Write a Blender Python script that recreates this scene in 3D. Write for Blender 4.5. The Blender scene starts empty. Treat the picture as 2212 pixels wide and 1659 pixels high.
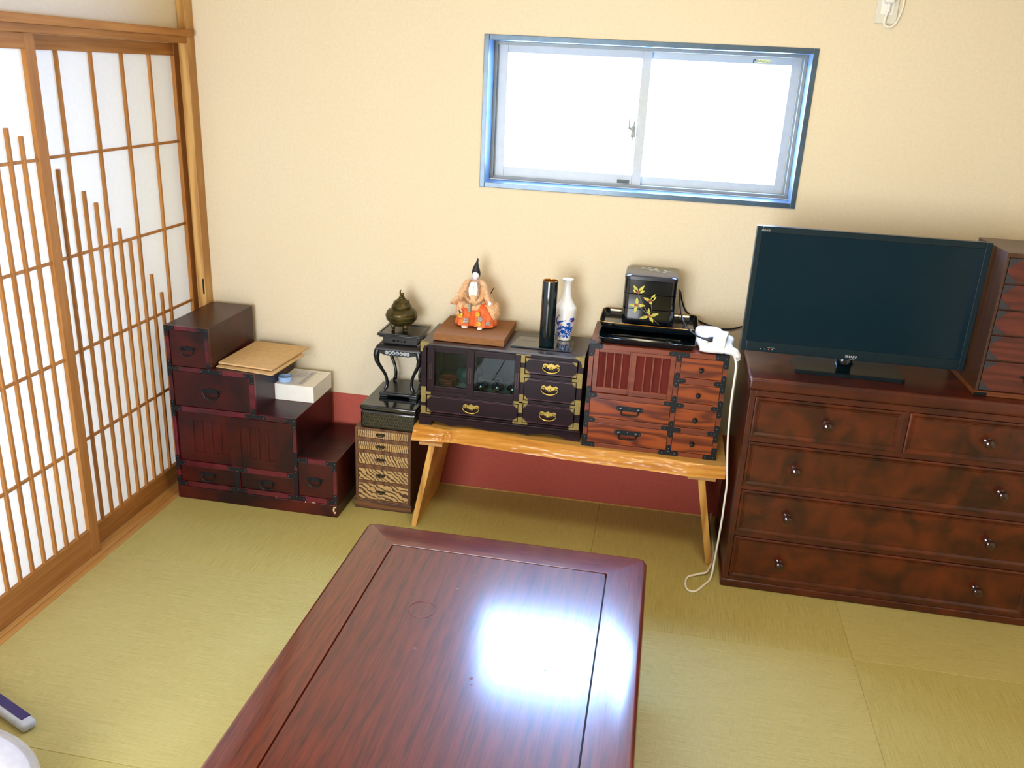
import bpy, bmesh, math, random
from mathutils import Vector, Matrix, noise
from mathutils.geometry import tessellate_polygon
random.seed(7)
PI = math.pi
sc = bpy.context.scene
COL = sc.collection

# ------------------------------------------------------------------ camera
def cam_rot(rx, ry, rz):
    return Matrix.Rotation(rz, 3, 'Z') @ Matrix.Rotation(rx, 3, 'X') @ Matrix.Rotation(ry, 3, 'Z')
cd = bpy.data.cameras.new('camera')
cd.sensor_width = 36.0
cd.lens = 1869.58 / 2212 * 36.0
cd.clip_start = 0.05
cam = bpy.data.objects.new('camera', cd)
cam.matrix_world = Matrix.Translation((1.85384, -3.33543, 1.72371)) @ cam_rot(1.222586, 0.050273, 0.160579).to_4x4()
COL.objects.link(cam)
sc.camera = cam

# ------------------------------------------------------------------ world, exposure, lights
sc.view_settings.view_transform = 'Standard'
sc.view_settings.look = 'None'
sc.view_settings.gamma = 1.0
sc.view_settings.exposure = 0.08
w = bpy.data.worlds.new('World'); sc.world = w; w.use_nodes = True
w.node_tree.nodes['Background'].inputs[0].default_value = (0.75, 0.86, 1.0, 1)
w.node_tree.nodes['Background'].inputs[1].default_value = 1.0

def area(name, loc, target, sx, sy, power, color, spread=180):
    l = bpy.data.lights.new(name, 'AREA'); l.shape = 'RECTANGLE'; l.size = sx; l.size_y = sy
    l.energy = power; l.color = color; l.spread = math.radians(spread)
    o = bpy.data.objects.new(name, l); o.location = loc
    o.rotation_euler = (Vector(target) - Vector(loc)).to_track_quat('-Z', 'Y').to_euler()
    COL.objects.link(o); return o
# daylight from the room beyond the paper screens (behind the paper)
area('hall_daylight', (-0.85, -1.9, 0.95), (0, -1.35, 0.9), 2.4, 1.7, 100, (0.70, 0.85, 1.0))
# daylight from the large window behind and left of the camera
area('garden_window_daylight', (0.75, -4.28, 1.05), (1.25, 0, 0.95), 1.5, 1.7, 84, (0.92, 0.95, 1.0), 150)
# the ceiling lamp lights the room through its own glowing diffuser (see ceiling_lamp)

# ------------------------------------------------------------------ mesh helpers
class M:
    def __init__(s): s.bm = bmesh.new()
    def box(s, x0, x1, y0, y1, z0, z1, bev=0, mi=0, seg=2, rot=None, piv=None):
        vs = [s.bm.verts.new((x, y, z)) for x in (x0, x1) for y in (y0, y1) for z in (z0, z1)]
        fs = []
        for q in ((0,1,3,2),(4,6,7,5),(0,4,5,1),(2,3,7,6),(0,2,6,4),(1,5,7,3)):
            f = s.bm.faces.new([vs[i] for i in q]); f.material_index = mi; fs.append(f)
        if rot is not None:
            bmesh.ops.rotate(s.bm, cent=piv or ((x0+x1)/2,(y0+y1)/2,(z0+z1)/2), matrix=rot, verts=vs)
        if bev > 0:
            es = set(e for f in fs for e in f.edges)
            r = bmesh.ops.bevel(s.bm, geom=list(es), offset=bev, segments=seg, profile=0.6, affect='EDGES')
            for f in r['faces']: f.material_index = mi; f.smooth = seg >= 3
        return s
    def prism(s, pts, plane, a, b, holes=None, mi=0):
        """pts 2D polygon; plane 'x','y','z' = the axis it is extruded along from a to b"""
        def p3(p, d):
            if plane == 'y': return (p[0], d, p[1])
            if plane == 'x': return (d, p[0], p[1])
            return (p[0], p[1], d)
        loops = [list(pts)] + [list(h) for h in (holes or [])]
        flat = [p for l in loops for p in l]
        tri = tessellate_polygon([[Vector((p[0], p[1], 0)) for p in l] for l in loops])
        va = [s.bm.verts.new(p3(p, a)) for p in flat]; vb = [s.bm.verts.new(p3(p, b)) for p in flat]
        nf = []
        if not holes:
            try:
                nf.append(s.bm.faces.new(va)); nf.append(s.bm.faces.new(vb[::-1]))
            except ValueError: pass
        else:
            for t in tri:
                try:
                    nf.append(s.bm.faces.new([va[i] for i in t])); nf.append(s.bm.faces.new([vb[i] for i in t[::-1]]))
                except ValueError: pass
        k = 0
        for l in loops:
            n = len(l)
            for i in range(n):
                j = (i+1) % n
                try: nf.append(s.bm.faces.new([va[k+i], vb[k+i], vb[k+j], va[k+j]]))
                except ValueError: pass
            k += n
        for f in nf: f.material_index = mi
        bmesh.ops.recalc_face_normals(s.bm, faces=nf)
        return s
    def lathe(s, prof, cx, cy, cz=0, n=32, mi=0, cap=True, sx=1, sy=1, sq=None):
        rings = []
        for r, z in prof:
            ring = []
            for i in range(n):
                a = 2*PI*i/n
                ca, sa = math.cos(a), math.sin(a)
                rr = r
                if sq: rr = r / ((abs(ca)**sq + abs(sa)**sq) ** (1/sq))
                ring.append(s.bm.verts.new((cx + rr*ca*sx, cy + rr*sa*sy, cz + z)))
            rings.append(ring)
        s._skin(rings, mi, cap); return s
    def _skin(s, rings, mi, cap=True, closed=True):
        n = len(rings[0]); nf = []
        for a, b in zip(rings, rings[1:]):
            for i in range(n if closed else n-1):
                j = (i+1) % n
                nf.append(s.bm.faces.new([a[i], a[j], b[j], b[i]]))
        if cap:
            nf.append(s.bm.faces.new(rings[0][::-1])); nf.append(s.bm.faces.new(rings[-1]))
        for f in nf: f.material_index = mi; f.smooth = True
        if cap: bmesh.ops.recalc_face_normals(s.bm, faces=nf)
    def loft(s, rings, mi=0, cap=True, closed=True):
        s._skin([[s.bm.verts.new(p) for p in r] for r in rings], mi, cap, closed); return s
    def tube(s, path, r, n=10, mi=0, smooth=0, cap=True):
        P = [Vector(p) for p in path]
        if smooth:
            Q = []
            for i in range(len(P)-1):
                p0 = P[max(i-1,0)]; p1 = P[i]; p2 = P[i+1]; p3 = P[min(i+2, len(P)-1)]
                for k in range(smooth):
                    t = k/smooth
                    Q.append(0.5*((2*p1)+(p2-p0)*t+(2*p0-5*p1+4*p2-p3)*t*t+(3*p1-p0-3*p2+p3)*t**3))
            Q.append(P[-1]); P = Q
        R = r if isinstance(r, (list, tuple)) else None
        rings = []; up = None
        for i, p in enumerate(P):
            t = (P[min(i+1, len(P)-1)] - P[max(i-1, 0)]).normalized()
            if up is None:
                up = Vector((0,0,1)) if abs(t.z) < .9 else Vector((1,0,0))
            u = t.cross(up).normalized(); v = u.cross(t).normalized(); up = v
            rad = (R[min(int(i*(len(R)-1)/max(1,len(P)-1)+.5), len(R)-1)]) if R else r
            rings.append([p + rad*(math.cos(2*PI*k/n)*u + math.sin(2*PI*k/n)*v) for k in range(n)])
        s.loft(rings, mi, cap); return s
    def blob(s, c, r, p=2.0, amp=0, freq=8, mi=0, nu=28, nv=18, seed=0):
        rings = []
        f = lambda t: math.copysign(abs(t)**(2/p), t)
        for j in range(1, nv):
            th = -PI/2 + PI*j/nv
            ring = []
            for i in range(nu):
                ph = 2*PI*i/nu
                x = f(math.cos(th))*f(math.cos(ph)); y = f(math.cos(th))*f(math.sin(ph)); z = f(math.sin(th))
                v = Vector((x*r[0], y*r[1], z*r[2]))
                d = 1 + (amp*noise.noise(v*freq + Vector((seed, seed, seed))) if amp else 0)
                ring.append(Vector(c) + v*d)
            rings.append(ring)
        s.loft(rings, mi, True); return s
    def ring(s, c, R, r, axis='z', n=32, m=10, mi=0):
        rings = []
        for i in range(n+1):
            a = 2*PI*i/n
            ring = []
            for k in range(m):
                b = 2*PI*k/m; q = R + r*math.cos(b); h = r*math.sin(b)
                x, y = q*math.cos(a), q*math.sin(a)
                ring.append(Vector(c) + (Vector((x, y, h)) if axis == 'z' else Vector((x, h, y))))
            rings.append(ring)
        s.loft(rings, mi, False); return s
    def capsule2d(s, p, q, hw, plane, a, b, mi=0, n=6):
        p = Vector(p); q = Vector(q); d = (q-p).normalized(); an = math.atan2(d.y, d.x)
        pts = []
        for i in range(n+1):
            t = an - PI/2 + PI*i/n; pts.append((q.x + hw*math.cos(t), q.y + hw*math.sin(t)))
        for i in range(n+1):
            t = an + PI/2 + PI*i/n; pts.append((p.x + hw*math.cos(t), p.y + hw*math.sin(t)))
        return s.prism(pts, plane, a, b, mi=mi)

def link(o): COL.objects.link(o); return o
def finish(m, name, mats, parent=None, base=(0,0,0), sharp=38):
    me = bpy.data.meshes.new(name)
    if parent is not None and parent.get('_b') is not None: base = parent['_b']
    b = Vector(base)
    bmesh.ops.remove_doubles(m.bm, verts=m.bm.verts, dist=1e-6)
    bmesh.ops.translate(m.bm, verts=m.bm.verts, vec=-b)
    flags = [f.smooth for f in m.bm.faces]
    m.bm.to_mesh(me); m.bm.free()
    for x in (mats if isinstance(mats, (list, tuple)) else [mats]): me.materials.append(x)
    me.set_sharp_from_angle(angle=math.radians(sharp))
    me.polygons.foreach_set('use_smooth', flags)
    o = link(bpy.data.objects.new(name, me))
    o['_b'] = list(base)
    if parent is not None: o.parent = parent
    else: o.location = b
    return o
def thing(name, label, cat, base, group=None):
    o = link(bpy.data.objects.new(name, None)); o.location = base; o.empty_display_size = 0.05
    o['_b'] = list(base); o['label'] = label; o['category'] = cat
    if group: o['group'] = group
    return o
def tag(o, label, cat, group=None):
    o['label'] = label; o['category'] = cat
    if group: o['group'] = group
    return o
def struct(o): o['kind'] = 'structure'; return o
def sroot(name, base):
    o = link(bpy.data.objects.new(name, None)); o.location = base; o['_b'] = list(base); o['kind'] = 'structure'; o.empty_display_size = .05
    return o

# ------------------------------------------------------------------ materials
def srgb(h):
    c = [int(h[i:i+2], 16)/255 for i in (0, 2, 4)]
    return tuple((x/12.92 if x <= .04045 else ((x+.055)/1.055)**2.4) for x in c) + (1,)
def newmat(name):
    m = bpy.data.materials.new(name); m.use_nodes = True
    nt = m.node_tree; b = nt.nodes['Principled BSDF']; return m, nt, b
def coords(nt, scale=(1,1,1), rot=(0,0,0), loc=(0,0,0)):
    tc = nt.nodes.new('ShaderNodeTexCoord'); mp = nt.nodes.new('ShaderNodeMapping')
    mp.inputs['Scale'].default_value = scale; mp.inputs['Rotation'].default_value = rot; mp.inputs['Location'].default_value = loc
    nt.links.new(tc.outputs['Object'], mp.inputs[0]); return mp.outputs[0]
def ramp(nt, src, stops, interp='LINEAR'):
    r = nt.nodes.new('ShaderNodeValToRGB'); r.color_ramp.interpolation = interp
    while len(r.color_ramp.elements) < len(stops): r.color_ramp.elements.new(.5)
    for e, (p, c) in zip(r.color_ramp.elements, stops): e.position = p; e.color = c
    nt.links.new(src, r.inputs[0]); return r.outputs[0]
def noise_n(nt, vec, scale, detail=4, rough=.55, dist=0):
    n = nt.nodes.new('ShaderNodeTexNoise'); n.inputs['Scale'].default_value = scale
    n.inputs['Detail'].default_value = detail; n.inputs['Roughness'].default_value = rough; n.inputs['Distortion'].default_value = dist
    nt.links.new(vec, n.inputs['Vector']); return n.outputs[0]
def mixc(nt, f, a, b, mode='MIX'):
    m = nt.nodes.new('ShaderNodeMix'); m.data_type = 'RGBA'; m.blend_type = mode
    for s, v in ((m.inputs[0], f), (m.inputs[6], a), (m.inputs[7], b)):
        if hasattr(v, 'is_output') or hasattr(v, 'links'): nt.links.new(v, s)
        else: s.default_value = v
    return m.outputs[2]
def bump(nt, b, h, strength, dist=.001):
    n = nt.nodes.new('ShaderNodeBump'); n.inputs['Strength'].default_value = strength; n.inputs['Distance'].default_value = dist
    nt.links.new(h, n.inputs['Height']); nt.links.new(n.outputs[0], b.inputs['Normal'])
def plain(name, col, rough=.5, metal=0, coat=0, spec=.5, emit=None, es=1, var=0.06, nscale=30, bmp=0):
    m, nt, b = newmat(name)
    c = srgb(col) if isinstance(col, str) else col
    v = coords(nt); n = noise_n(nt, v, nscale)
    d = tuple(x*(1-var*2) for x in c[:3]) + (1,); l = tuple(min(1, x*(1+var*2)) for x in c[:3]) + (1,)
    nt.links.new(ramp(nt, n, [(.3, d), (.7, l)]), b.inputs['Base Color'])
    b.inputs['Roughness'].default_value = rough; b.inputs['Metallic'].default_value = metal
    b.inputs['Coat Weight'].default_value = coat; b.inputs['Coat Roughness'].default_value = .08
    b.inputs['Specular IOR Level'].default_value = spec
    if emit: b.inputs['Emission Color'].default_value = srgb(emit); b.inputs['Emission Strength'].default_value = es
    if bmp: bump(nt, b, n, bmp)
    return m
def wood(name, dark, light, axis='x', fine=60, stretch=18, rough=.45, coat=0, blotch=None, bs=4, figure=0, fs=10, fdist=4, spec=.5, coat_r=.1, bmp=.15, mid=None):
    """grain along axis; fine = fibres per metre across; figure adds the wavy rings of flat-sawn boards"""
    m, nt, b = newmat(name)
    sv = {'x': (fine/stretch, fine, fine), 'y': (fine, fine/stretch, fine), 'z': (fine, fine, fine/stretch)}[axis]
    n = noise_n(nt, coords(nt, sv), 1.0, 5, .6, .3)
    D, L = srgb(dark), srgb(light)
    if figure:
        fv = {'x': (.22, 1, 1), 'y': (1, .22, 1), 'z': (1, 1, .22)}[axis]
        wv = nt.nodes.new('ShaderNodeTexWave'); wv.wave_type = 'BANDS'; wv.bands_direction = {'x': 'Z', 'y': 'X', 'z': 'X'}[axis]
        wv.inputs['Scale'].default_value = fs; wv.inputs['Distortion'].default_value = fdist
        wv.inputs['Detail'].default_value = 2; wv.inputs['Detail Scale'].default_value = 1.2
        nt.links.new(coords(nt, fv), wv.inputs['Vector'])
        fac = nt.nodes.new('ShaderNodeMath'); fac.operation = 'MULTIPLY_ADD'
        nt.links.new(wv.outputs['Fac'], fac.inputs[0]); fac.inputs[1].default_value = figure
        sc2 = nt.nodes.new('ShaderNodeMath'); sc2.operation = 'MULTIPLY'; nt.links.new(n, sc2.inputs[0]); sc2.inputs[1].default_value = 1-figure
        nt.links.new(sc2.outputs[0], fac.inputs[2]); src = fac.outputs[0]
    else: src = n
    st = [(.3, D), (.68, L)] if mid is None else [(.25, D), (.48, srgb(mid)), (.7, L)]
    c = ramp(nt, src, st)
    if blotch:
        n2 = noise_n(nt, coords(nt, (1,1,1), loc=(3,1,7)), bs, 3, .55, .6)
        f = ramp(nt, n2, [(.38, (0,0,0,1)), (.72, (1,1,1,1))])
        c = mixc(nt, f, c, srgb(blotch))
    nt.links.new(c, b.inputs['Base Color'])
    b.inputs['Roughness'].default_value = rough; b.inputs['Coat Weight'].default_value = min(coat, 1); b.inputs['Coat Roughness'].default_value = coat_r
    if coat > 1: b.inputs['Coat IOR'].default_value = coat
    b.inputs['Specular IOR Level'].default_value = spec
    if bmp: bump(nt, b, n, bmp, .0006)
    return m

# wall plaster paper
m, nt, b = newmat('cream_wallpaper'); v = coords(nt)
n1 = noise_n(nt, v, 90, 4, .7); n2 = noise_n(nt, v, 2.5, 3)
c = ramp(nt, n1, [(.25, srgb('dacdb1')), (.75, srgb('e4d8bd'))])
c = mixc(nt, ramp(nt, n2, [(.4, (0,0,0,1)), (.7, (.35,.35,.35,1))]), c, srgb('ded0b0'))
nt.links.new(c, b.inputs['Base Color']); b.inputs['Roughness'].default_value = .95; b.inputs['Specular IOR Level'].default_value = .15
bump(nt, b, n1, .15, .001); WALL = m
DADO = plain('red_dado_paper', 'b2574a', .9, var=.05, nscale=200, spec=.2)
CEIL = wood('ceiling_boards', 'b9915f', 'd3b07e', 'y', 40, 20, .7)

def tatami(name, along, a, bcol, dark):
    m, nt, b = newmat(name)
    va = (9, 420, 1) if along == 'x' else (420, 9, 1)
    vb = (520, 30, 1) if along == 'x' else (30, 520, 1)
    n1 = noise_n(nt, coords(nt, va), 1, 3, .65); n2 = noise_n(nt, coords(nt, vb), 1, 2, .5)
    n3 = noise_n(nt, coords(nt), 1.6, 3)
    c = ramp(nt, n1, [(.25, srgb(dark)), (.5, srgb(a)), (.75, srgb(bcol))])
    c = mixc(nt, ramp(nt, n2, [(.35, (.35,.35,.35,1)), (.6, (0,0,0,1))]), c, srgb(dark))
    c = mixc(nt, ramp(nt, n3, [(.4, (0,0,0,1)), (.7, (.25,.25,.25,1))]), c, srgb(bcol))
    nt.links.new(c, b.inputs['Base Color']); b.inputs['Roughness'].default_value = .62; b.inputs['Specular IOR Level'].default_value = .35
    bump(nt, b, n1, .4, .001); return m
TAT_A = tatami('tatami_weave_light', 'x', 'b8ac6a', 'c6ba7c', '9f9352')
TAT_B = tatami('tatami_weave_dark', 'y', 'b4a763', 'c1b574', '9b8f4c')
HINOKI = wood('cypress_wood', '9c6630', 'ba8246', 'z', 70, 25, .62, spec=.2, figure=.25, fs=9)
HINOKI_Y = wood('cypress_wood_horizontal', '96622c', 'b87f42', 'y', 70, 25, .62, spec=.2, figure=.2, fs=7)
POST = wood('corner_post_wood', 'a87636', 'cb9f5a', 'z', 50, 22, .5, figure=.45, fs=7, fdist=6)
SILLW = wood('sill_wood', 'ac783a', 'c99a56', 'y', 60, 25, .5)
def paper():
    m, nt, b = newmat('shoji_paper')
    n = noise_n(nt, coords(nt), 60, 4)
    c = ramp(nt, n, [(.3, (.84,.84,.835,1)), (.7, (.87,.87,.865,1))])
    d = nt.nodes.new('ShaderNodeBsdfDiffuse'); t = nt.nodes.new('ShaderNodeBsdfTranslucent'); x = nt.nodes.new('ShaderNodeMixShader')
    nt.links.new(c, d.inputs[0]); nt.links.new(c, t.inputs[0]); x.inputs[0].default_value = .5
    nt.links.new(d.outputs[0], x.inputs[1]); nt.links.new(t.outputs[0], x.inputs[2])
    nt.links.new(x.outputs[0], nt.nodes['Material Output'].inputs[0]); return m
PAPER = paper()
CASING = plain('slate_blue_casing', '4a5f70', .3, metal=.35, coat=.2)
ALU = plain('brushed_aluminium', '83867f', .45, metal=.3, var=.03)
ALU_W = plain('pale_aluminium', 'adb0ad', .45, metal=.2, var=.02)
def frost():
    m, nt, b = newmat('frosted_daylit_glass')
    b.inputs['Base Color'].default_value = (.9,.95,1,1); b.inputs['Roughness'].default_value = .35
    b.inputs['Emission Color'].default_value = (.30,.52,1,1); b.inputs['Emission Strength'].default_value = 58
    n = noise_n(nt, coords(nt), 120, 3); bump(nt, b, n, .2); return m
FROST = frost()
BLACKIRON = plain('black_iron', '171b1f', .45, metal=.5, var=.1)
RIVET = plain('dark_steel_rivet', '5d646c', .35, metal=.7)
BRASS = plain('yellow_brass', 'a48c45', .35, metal=.85, var=.05)
BRASS_D = plain('aged_brass', '857442', .5, metal=.7, var=.08)
STEP = wood('red_black_lacquered_wood', '130208', '250509', 'x', 30, 12, .36, coat=.08, spec=.35, blotch='4a1209', bs=5, coat_r=.2, bmp=.05)
STEP_RIM = wood('crimson_lacquered_rim', '4a0718', '6a1024', 'x', 30, 12, .35, coat=.3, blotch='2a040c', bs=9, bmp=.05)
BLACKLAC = plain('black_lacquer', '08131a', .12, coat=.6, var=.2)
DARKTABLE = wood('blackened_carved_wood', '0b0d11', '171a20', 'z', 40, 10, .3, coat=.3, bmp=.05)
CABW = wood('dark_rosewood', '12040a', '220812', 'x', 50, 20, .42, coat=.05, spec=.18, coat_r=.15, bmp=.05)
PLUMTOP = wood('rosewood_top', '1e1214', '2f1e1e', 'x', 50, 20, .35, coat=.3, bmp=.05)
ZEBRA = None
def zebra(name, D='3f2410', L='b8955c', sc_=34, dist=7, rot=0.0, seedv=0):
    m, nt, b = newmat(name)
    wv = nt.nodes.new('ShaderNodeTexWave'); wv.wave_type = 'BANDS'; wv.bands_direction = 'X'; wv.wave_profile = 'SIN'
    wv.inputs['Scale'].default_value = sc_; wv.inputs['Distortion'].default_value = dist; wv.inputs['Detail'].default_value = 2.5
    wv.inputs['Detail Scale'].default_value = .8; wv.inputs['Detail Roughness'].default_value = .7
    nt.links.new(coords(nt, (1, 1, .9), (0, rot, 0), (seedv, 0, seedv)), wv.inputs['Vector'])
    c = ramp(nt, wv.outputs['Fac'], [(.12, srgb(D)), (.4, srgb(L)), (1, srgb(L))])
    n = noise_n(nt, coords(nt, (8, 60, 300)), 1, 3)
    c = mixc(nt, ramp(nt, n, [(.4, (0,0,0,1)), (.7, (.3,.3,.3,1))]), c, srgb(D))
    nt.links.new(c, b.inputs['Base Color']); b.inputs['Roughness'].default_value = .55; return m
BROWNW = wood('warm_brown_wood', '4a2a12', '6e451f', 'z', 60, 15, .5, figure=.3, fs=8)
BROWNX = wood('warm_brown_wood_base', '45260f', '6a411c', 'x', 50, 10, .5, figure=.5, fs=9)
BENCH = wood('pale_pine_slab', 'c49347', 'e0b970', 'x', 70, 30, .4, figure=.3, fs=6, coat=.2)
BENCHE = wood('live_edge_wood', 'a8691e', 'd09a46', 'x', 50, 14, .3, coat=.2, spec=.4, figure=.2, fs=14, bmp=.8, mid='bf8232')
BENCHL = wood('bench_leg_wood', 'a8742f', 'd09f52', 'z', 60, 24, .45, figure=.35, fs=7)
CLEAT = wood('cleat_wood', '9b6c38', 'b98850', 'x', 60, 20, .5)
KEYAKI = wood('orange_zelkova', '571b04', '8f400e', 'x', 70, 16, .35, coat=.2, figure=.5, fs=9, fdist=16, mid='7a340a', coat_r=.15)
KEYF = wood('red_brown_frame_wood', '5a210c', '803913', 'x', 50, 18, .4, coat=.12, bmp=.05)
KEYP = wood('dull_red_panel', '4a1713', '66221a', 'z', 40, 14, .8, spec=.2)
DRESS = wood('mottled_red_brown_veneer', '240b05', '3c1407', 'x', 26, 14, .3, coat=.18, blotch='5f250b', bs=9, coat_r=.14, bmp=.03)
DRESSF = wood('red_brown_dresser_frame', '2e0d08', '42140a', 'x', 30, 16, .3, coat=.2, blotch='55200d', bs=8, coat_r=.14, bmp=.03)
KNOB = plain('polished_dark_knob', '2c0d0c', .12, coat=.8)
TABLE_P = wood('table_panel_wood', '2a0607', '6a200b', 'y', 150, 16, .4, figure=.12, fs=8, fdist=5, coat=1.65, coat_r=.16, spec=.3, mid='54150a', bmp=.08)
TABLE_F = wood('table_frame_wood', '300905', '72280c', 'y', 150, 16, .4, figure=.1, fs=9, fdist=5, coat=1.65, coat_r=.16, spec=.3, mid='5a1c0a', bmp=.08)
TABLE_X = wood('table_end_rail_wood', '300905', '72280c', 'x', 150, 16, .4, figure=.1, fs=9, fdist=5, coat=1.65, coat_r=.16, spec=.3, mid='5a1c0a', bmp=.08)
TVB = plain('black_tv_plastic', '0c2129', .32, coat=.1, spec=.3)
TVB2 = plain('gloss_black_tv_foot', '0b1b22', .15, coat=.5)
SCREEN = plain('dark_tv_screen', '03202d', .13, spec=.3, var=.02)
WHITEP = plain('white_plastic', 'ecebe6', .4, var=.01)
CREAMP = plain('ivory_wall_plate', 'd8d6c8', .45, var=.02)
CORDW = plain('white_cord_rubber', 'efece0', .45, var=.02)
CORDB = plain('black_cord_rubber', '0b0d12', .4, var=.05)
TOWEL = plain('white_towelling', 'eff1f5', .95, var=.02, nscale=300, bmp=.6)
KRAFT = plain('kraft_paper', 'd3b07c', .75, var=.04, nscale=50)
CARD = plain('white_card', 'f0efe8', .6, var=.01)
INK = plain('grey_ink', '8c8c98', .7)
LBLUE = plain('pale_blue_tape', '9fc0ee', .35, var=.03)
CARTON = wood('tan_display_base', '7d4f26', '93612f', 'x', 200, 6, .75, bmp=.2)
BRONZE = plain('patinated_bronze', '4d4320', .42, metal=.6, var=.25, nscale=40, bmp=.3)
PORC = plain('white_porcelain', 'f2f2f0', .12, coat=.6, var=.005)
COBALT = plain('cobalt_glaze', '1553b4', .15, coat=.5, var=.3, nscale=120)
REDG = plain('red_glaze', '8c3430', .2, coat=.4)
BAMB = plain('black_green_lacquer', '051a20', .1, coat=.7, var=.2)
GOLD = plain('gold_lacquer', 'b8843a', .25, metal=.7)
INNER = plain('amber_inside', '8a4c12', .4, metal=.3)
LEAFY = plain('gold_green_leaf', 'b2ac3c', .35, metal=.25, var=.2, nscale=80)
LEAFR = plain('rust_red_bud', '8a3a1c', .4, metal=.2)
STEM = plain('dull_gold_stem', '7b7350', .4, metal=.3)
SILVL = plain('pale_silver_leaf', 'b3bcae', .35, metal=.3)
REDSAU = plain('vermilion_lacquer', '8a2a18', .2, coat=.5)
GREENPOT = plain('dark_green_glaze', '123a38', .12, coat=.6, var=.2)
SKINW = plain('white_doll_face', 'f4f0ec', .35, var=.01)
HAIR = plain('black_hat_silk', '18161c', .5)
ORANGE = plain('orange_brocade', 'e26a30', .6, var=.12, nscale=60)
PEACH = plain('peach_gold_brocade', 'dcae80', .65, var=.16, nscale=110)
PEACH2 = plain('grey_gold_brocade', 'a08060', .6, var=.2, nscale=90)
WHITEC = plain('white_silk', 'f3ece2', .6, var=.03)
SILVERF = plain('silver_thread', 'a89a92', .4, metal=.3)
GOLDF = plain('gold_thread', 'd9a53a', .4, metal=.4)
YEL = plain('yellow_sticker', 'f3ec9a', .6, var=.02)
INKD = plain('dark_ink', '26343a', .6)
LOGO = plain('silver_lettering', 'b8bcc0', .3, metal=.3, var=.02)
LEDR = plain('standby_led', 'd04030', .4, emit='ff5030', es=1.5)
INDIGO = plain('indigo_plastic', '2a2060', .4, var=.15)
def glass():
    m, nt, b = newmat('cabinet_glass')
    t = nt.nodes.new('ShaderNodeBsdfTransparent'); t.inputs[0].default_value = (.80,.93,.92,1)
    g = nt.nodes.new('ShaderNodeBsdfGlossy'); g.inputs['Roughness'].default_value = .03
    n = noise_n(nt, coords(nt), 3, 1); bp = nt.nodes.new('ShaderNodeBump'); bp.inputs['Strength'].default_value = .02; nt.links.new(n, bp.inputs['Height'])
    nt.links.new(bp.outputs[0], g.inputs['Normal'])
    f = nt.nodes.new('ShaderNodeFresnel'); f.inputs[0].default_value = 1.28
    x = nt.nodes.new('ShaderNodeMixShader'); nt.links.new(f.outputs[0], x.inputs[0]); nt.links.new(t.outputs[0], x.inputs[1]); nt.links.new(g.outputs[0], x.inputs[2])
    nt.links.new(x.outputs[0], nt.nodes['Material Output'].inputs[0]); return m
GLASS = glass()
def film():
    m, nt, b = newmat('clear_plastic_film')
    t = nt.nodes.new('ShaderNodeBsdfTransparent'); d = nt.nodes.new('ShaderNodeBsdfPrincipled')
    n = noise_n(nt, coords(nt), 25, 3)
    nt.links.new(ramp(nt, n, [(.3, (.75,.74,.78,1)), (.7, (.9,.89,.92,1))]), d.inputs['Base Color']); d.inputs['Roughness'].default_value = .2
    x = nt.nodes.new('ShaderNodeMixShader'); x.inputs[0].default_value = .42
    nt.links.new(t.outputs[0], x.inputs[1]); nt.links.new(d.outputs[0], x.inputs[2]); nt.links.new(x.outputs[0], nt.nodes['Material Output'].inputs[0]); return m
FILM = film()
CURTAIN = plain('grey_curtain', '8f9698', .9, var=.08)
LAMPD = plain('lamp_diffuser', 'fff4dc', .5, emit='fff0c8', es=25)

# ================================================================== STRUCTURE
RX, NY, CZ = 3.75, -4.45, 2.42
# floor: square borderless mats with alternating weave
m = M(); xs = [0.0, .836, 1.72, 2.604, 3.488, RX]; ys = [0.0, -.857, -1.769, -2.68, -3.59, NY]
for i in range(5):
    for j in range(5):
        if (i, j) == (1, 0): continue
        x1_ = xs[2] if (i, j) == (0, 0) else xs[i+1]
        m.box(xs[i]+.0003, x1_-.0003, ys[j+1]+.0003, ys[j]-.0003, -.05, 0, .0012, 3 if (i, j) == (0, 0) else 1-(i+j) % 2, 1)
m.box(-.4, RX, NY, .2, -.12, -.051, mi=2)
TAT_C = tatami('tatami_weave_fresh', 'y', 'b6ab66', 'c4b977', '9f944f')
FLOOR = struct(finish(m, 'floor', [TAT_A, TAT_B, HINOKI, TAT_C]))
# walls
WX0, WX1, WZ0, WZ1 = 1.148, 2.328, 1.293, 1.841
m = M()
T = .018
m.prism([(-.2, -.1), (RX+.15, -.1), (RX+.15, CZ), (-.2, CZ)], 'y', 0, .16, holes=[[(WX0+.004, WZ0+.004), (WX0+.004, WZ1-.004), (WX1-.004, WZ1-.004), (WX1-.004, WZ0+.004)]])
struct(finish(m, 'wall_back', WALL))
m = M(); m.box(.02, RX, -.0025, 0, 0, .375); struct(finish(m, 'trim_1', DADO))
m = M(); m.box(.02, RX, -.006, -.002, 0, .006); struct(finish(m, 'baseboard_back', SILLW))
m = M(); m.box(RX, RX+.15, NY, 0, -.1, CZ); struct(finish(m, 'wall_right', WALL))
m = M(); m.box(-.2, RX+.15, NY-.25, .16, CZ, CZ+.1); struct(finish(m, 'ceiling', CEIL))
m = M()
m.box(-.08, -.035, NY, 0, 1.80, CZ)
m.box(-.08, -.035, NY, -3.55, -.1, 1.80)
struct(finish(m, 'wall_left', WALL))
# near wall with the garden window opening
m = M()
m.prism([(-.2, -.1), (RX+.15, -.1), (RX+.15, CZ), (-.2, CZ)], 'y', NY-.12, NY, holes=[[(.0, .15), (.0, 1.95), (1.55, 1.95), (1.55, .15)]])
struct(finish(m, 'wall_front', WALL))
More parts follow.
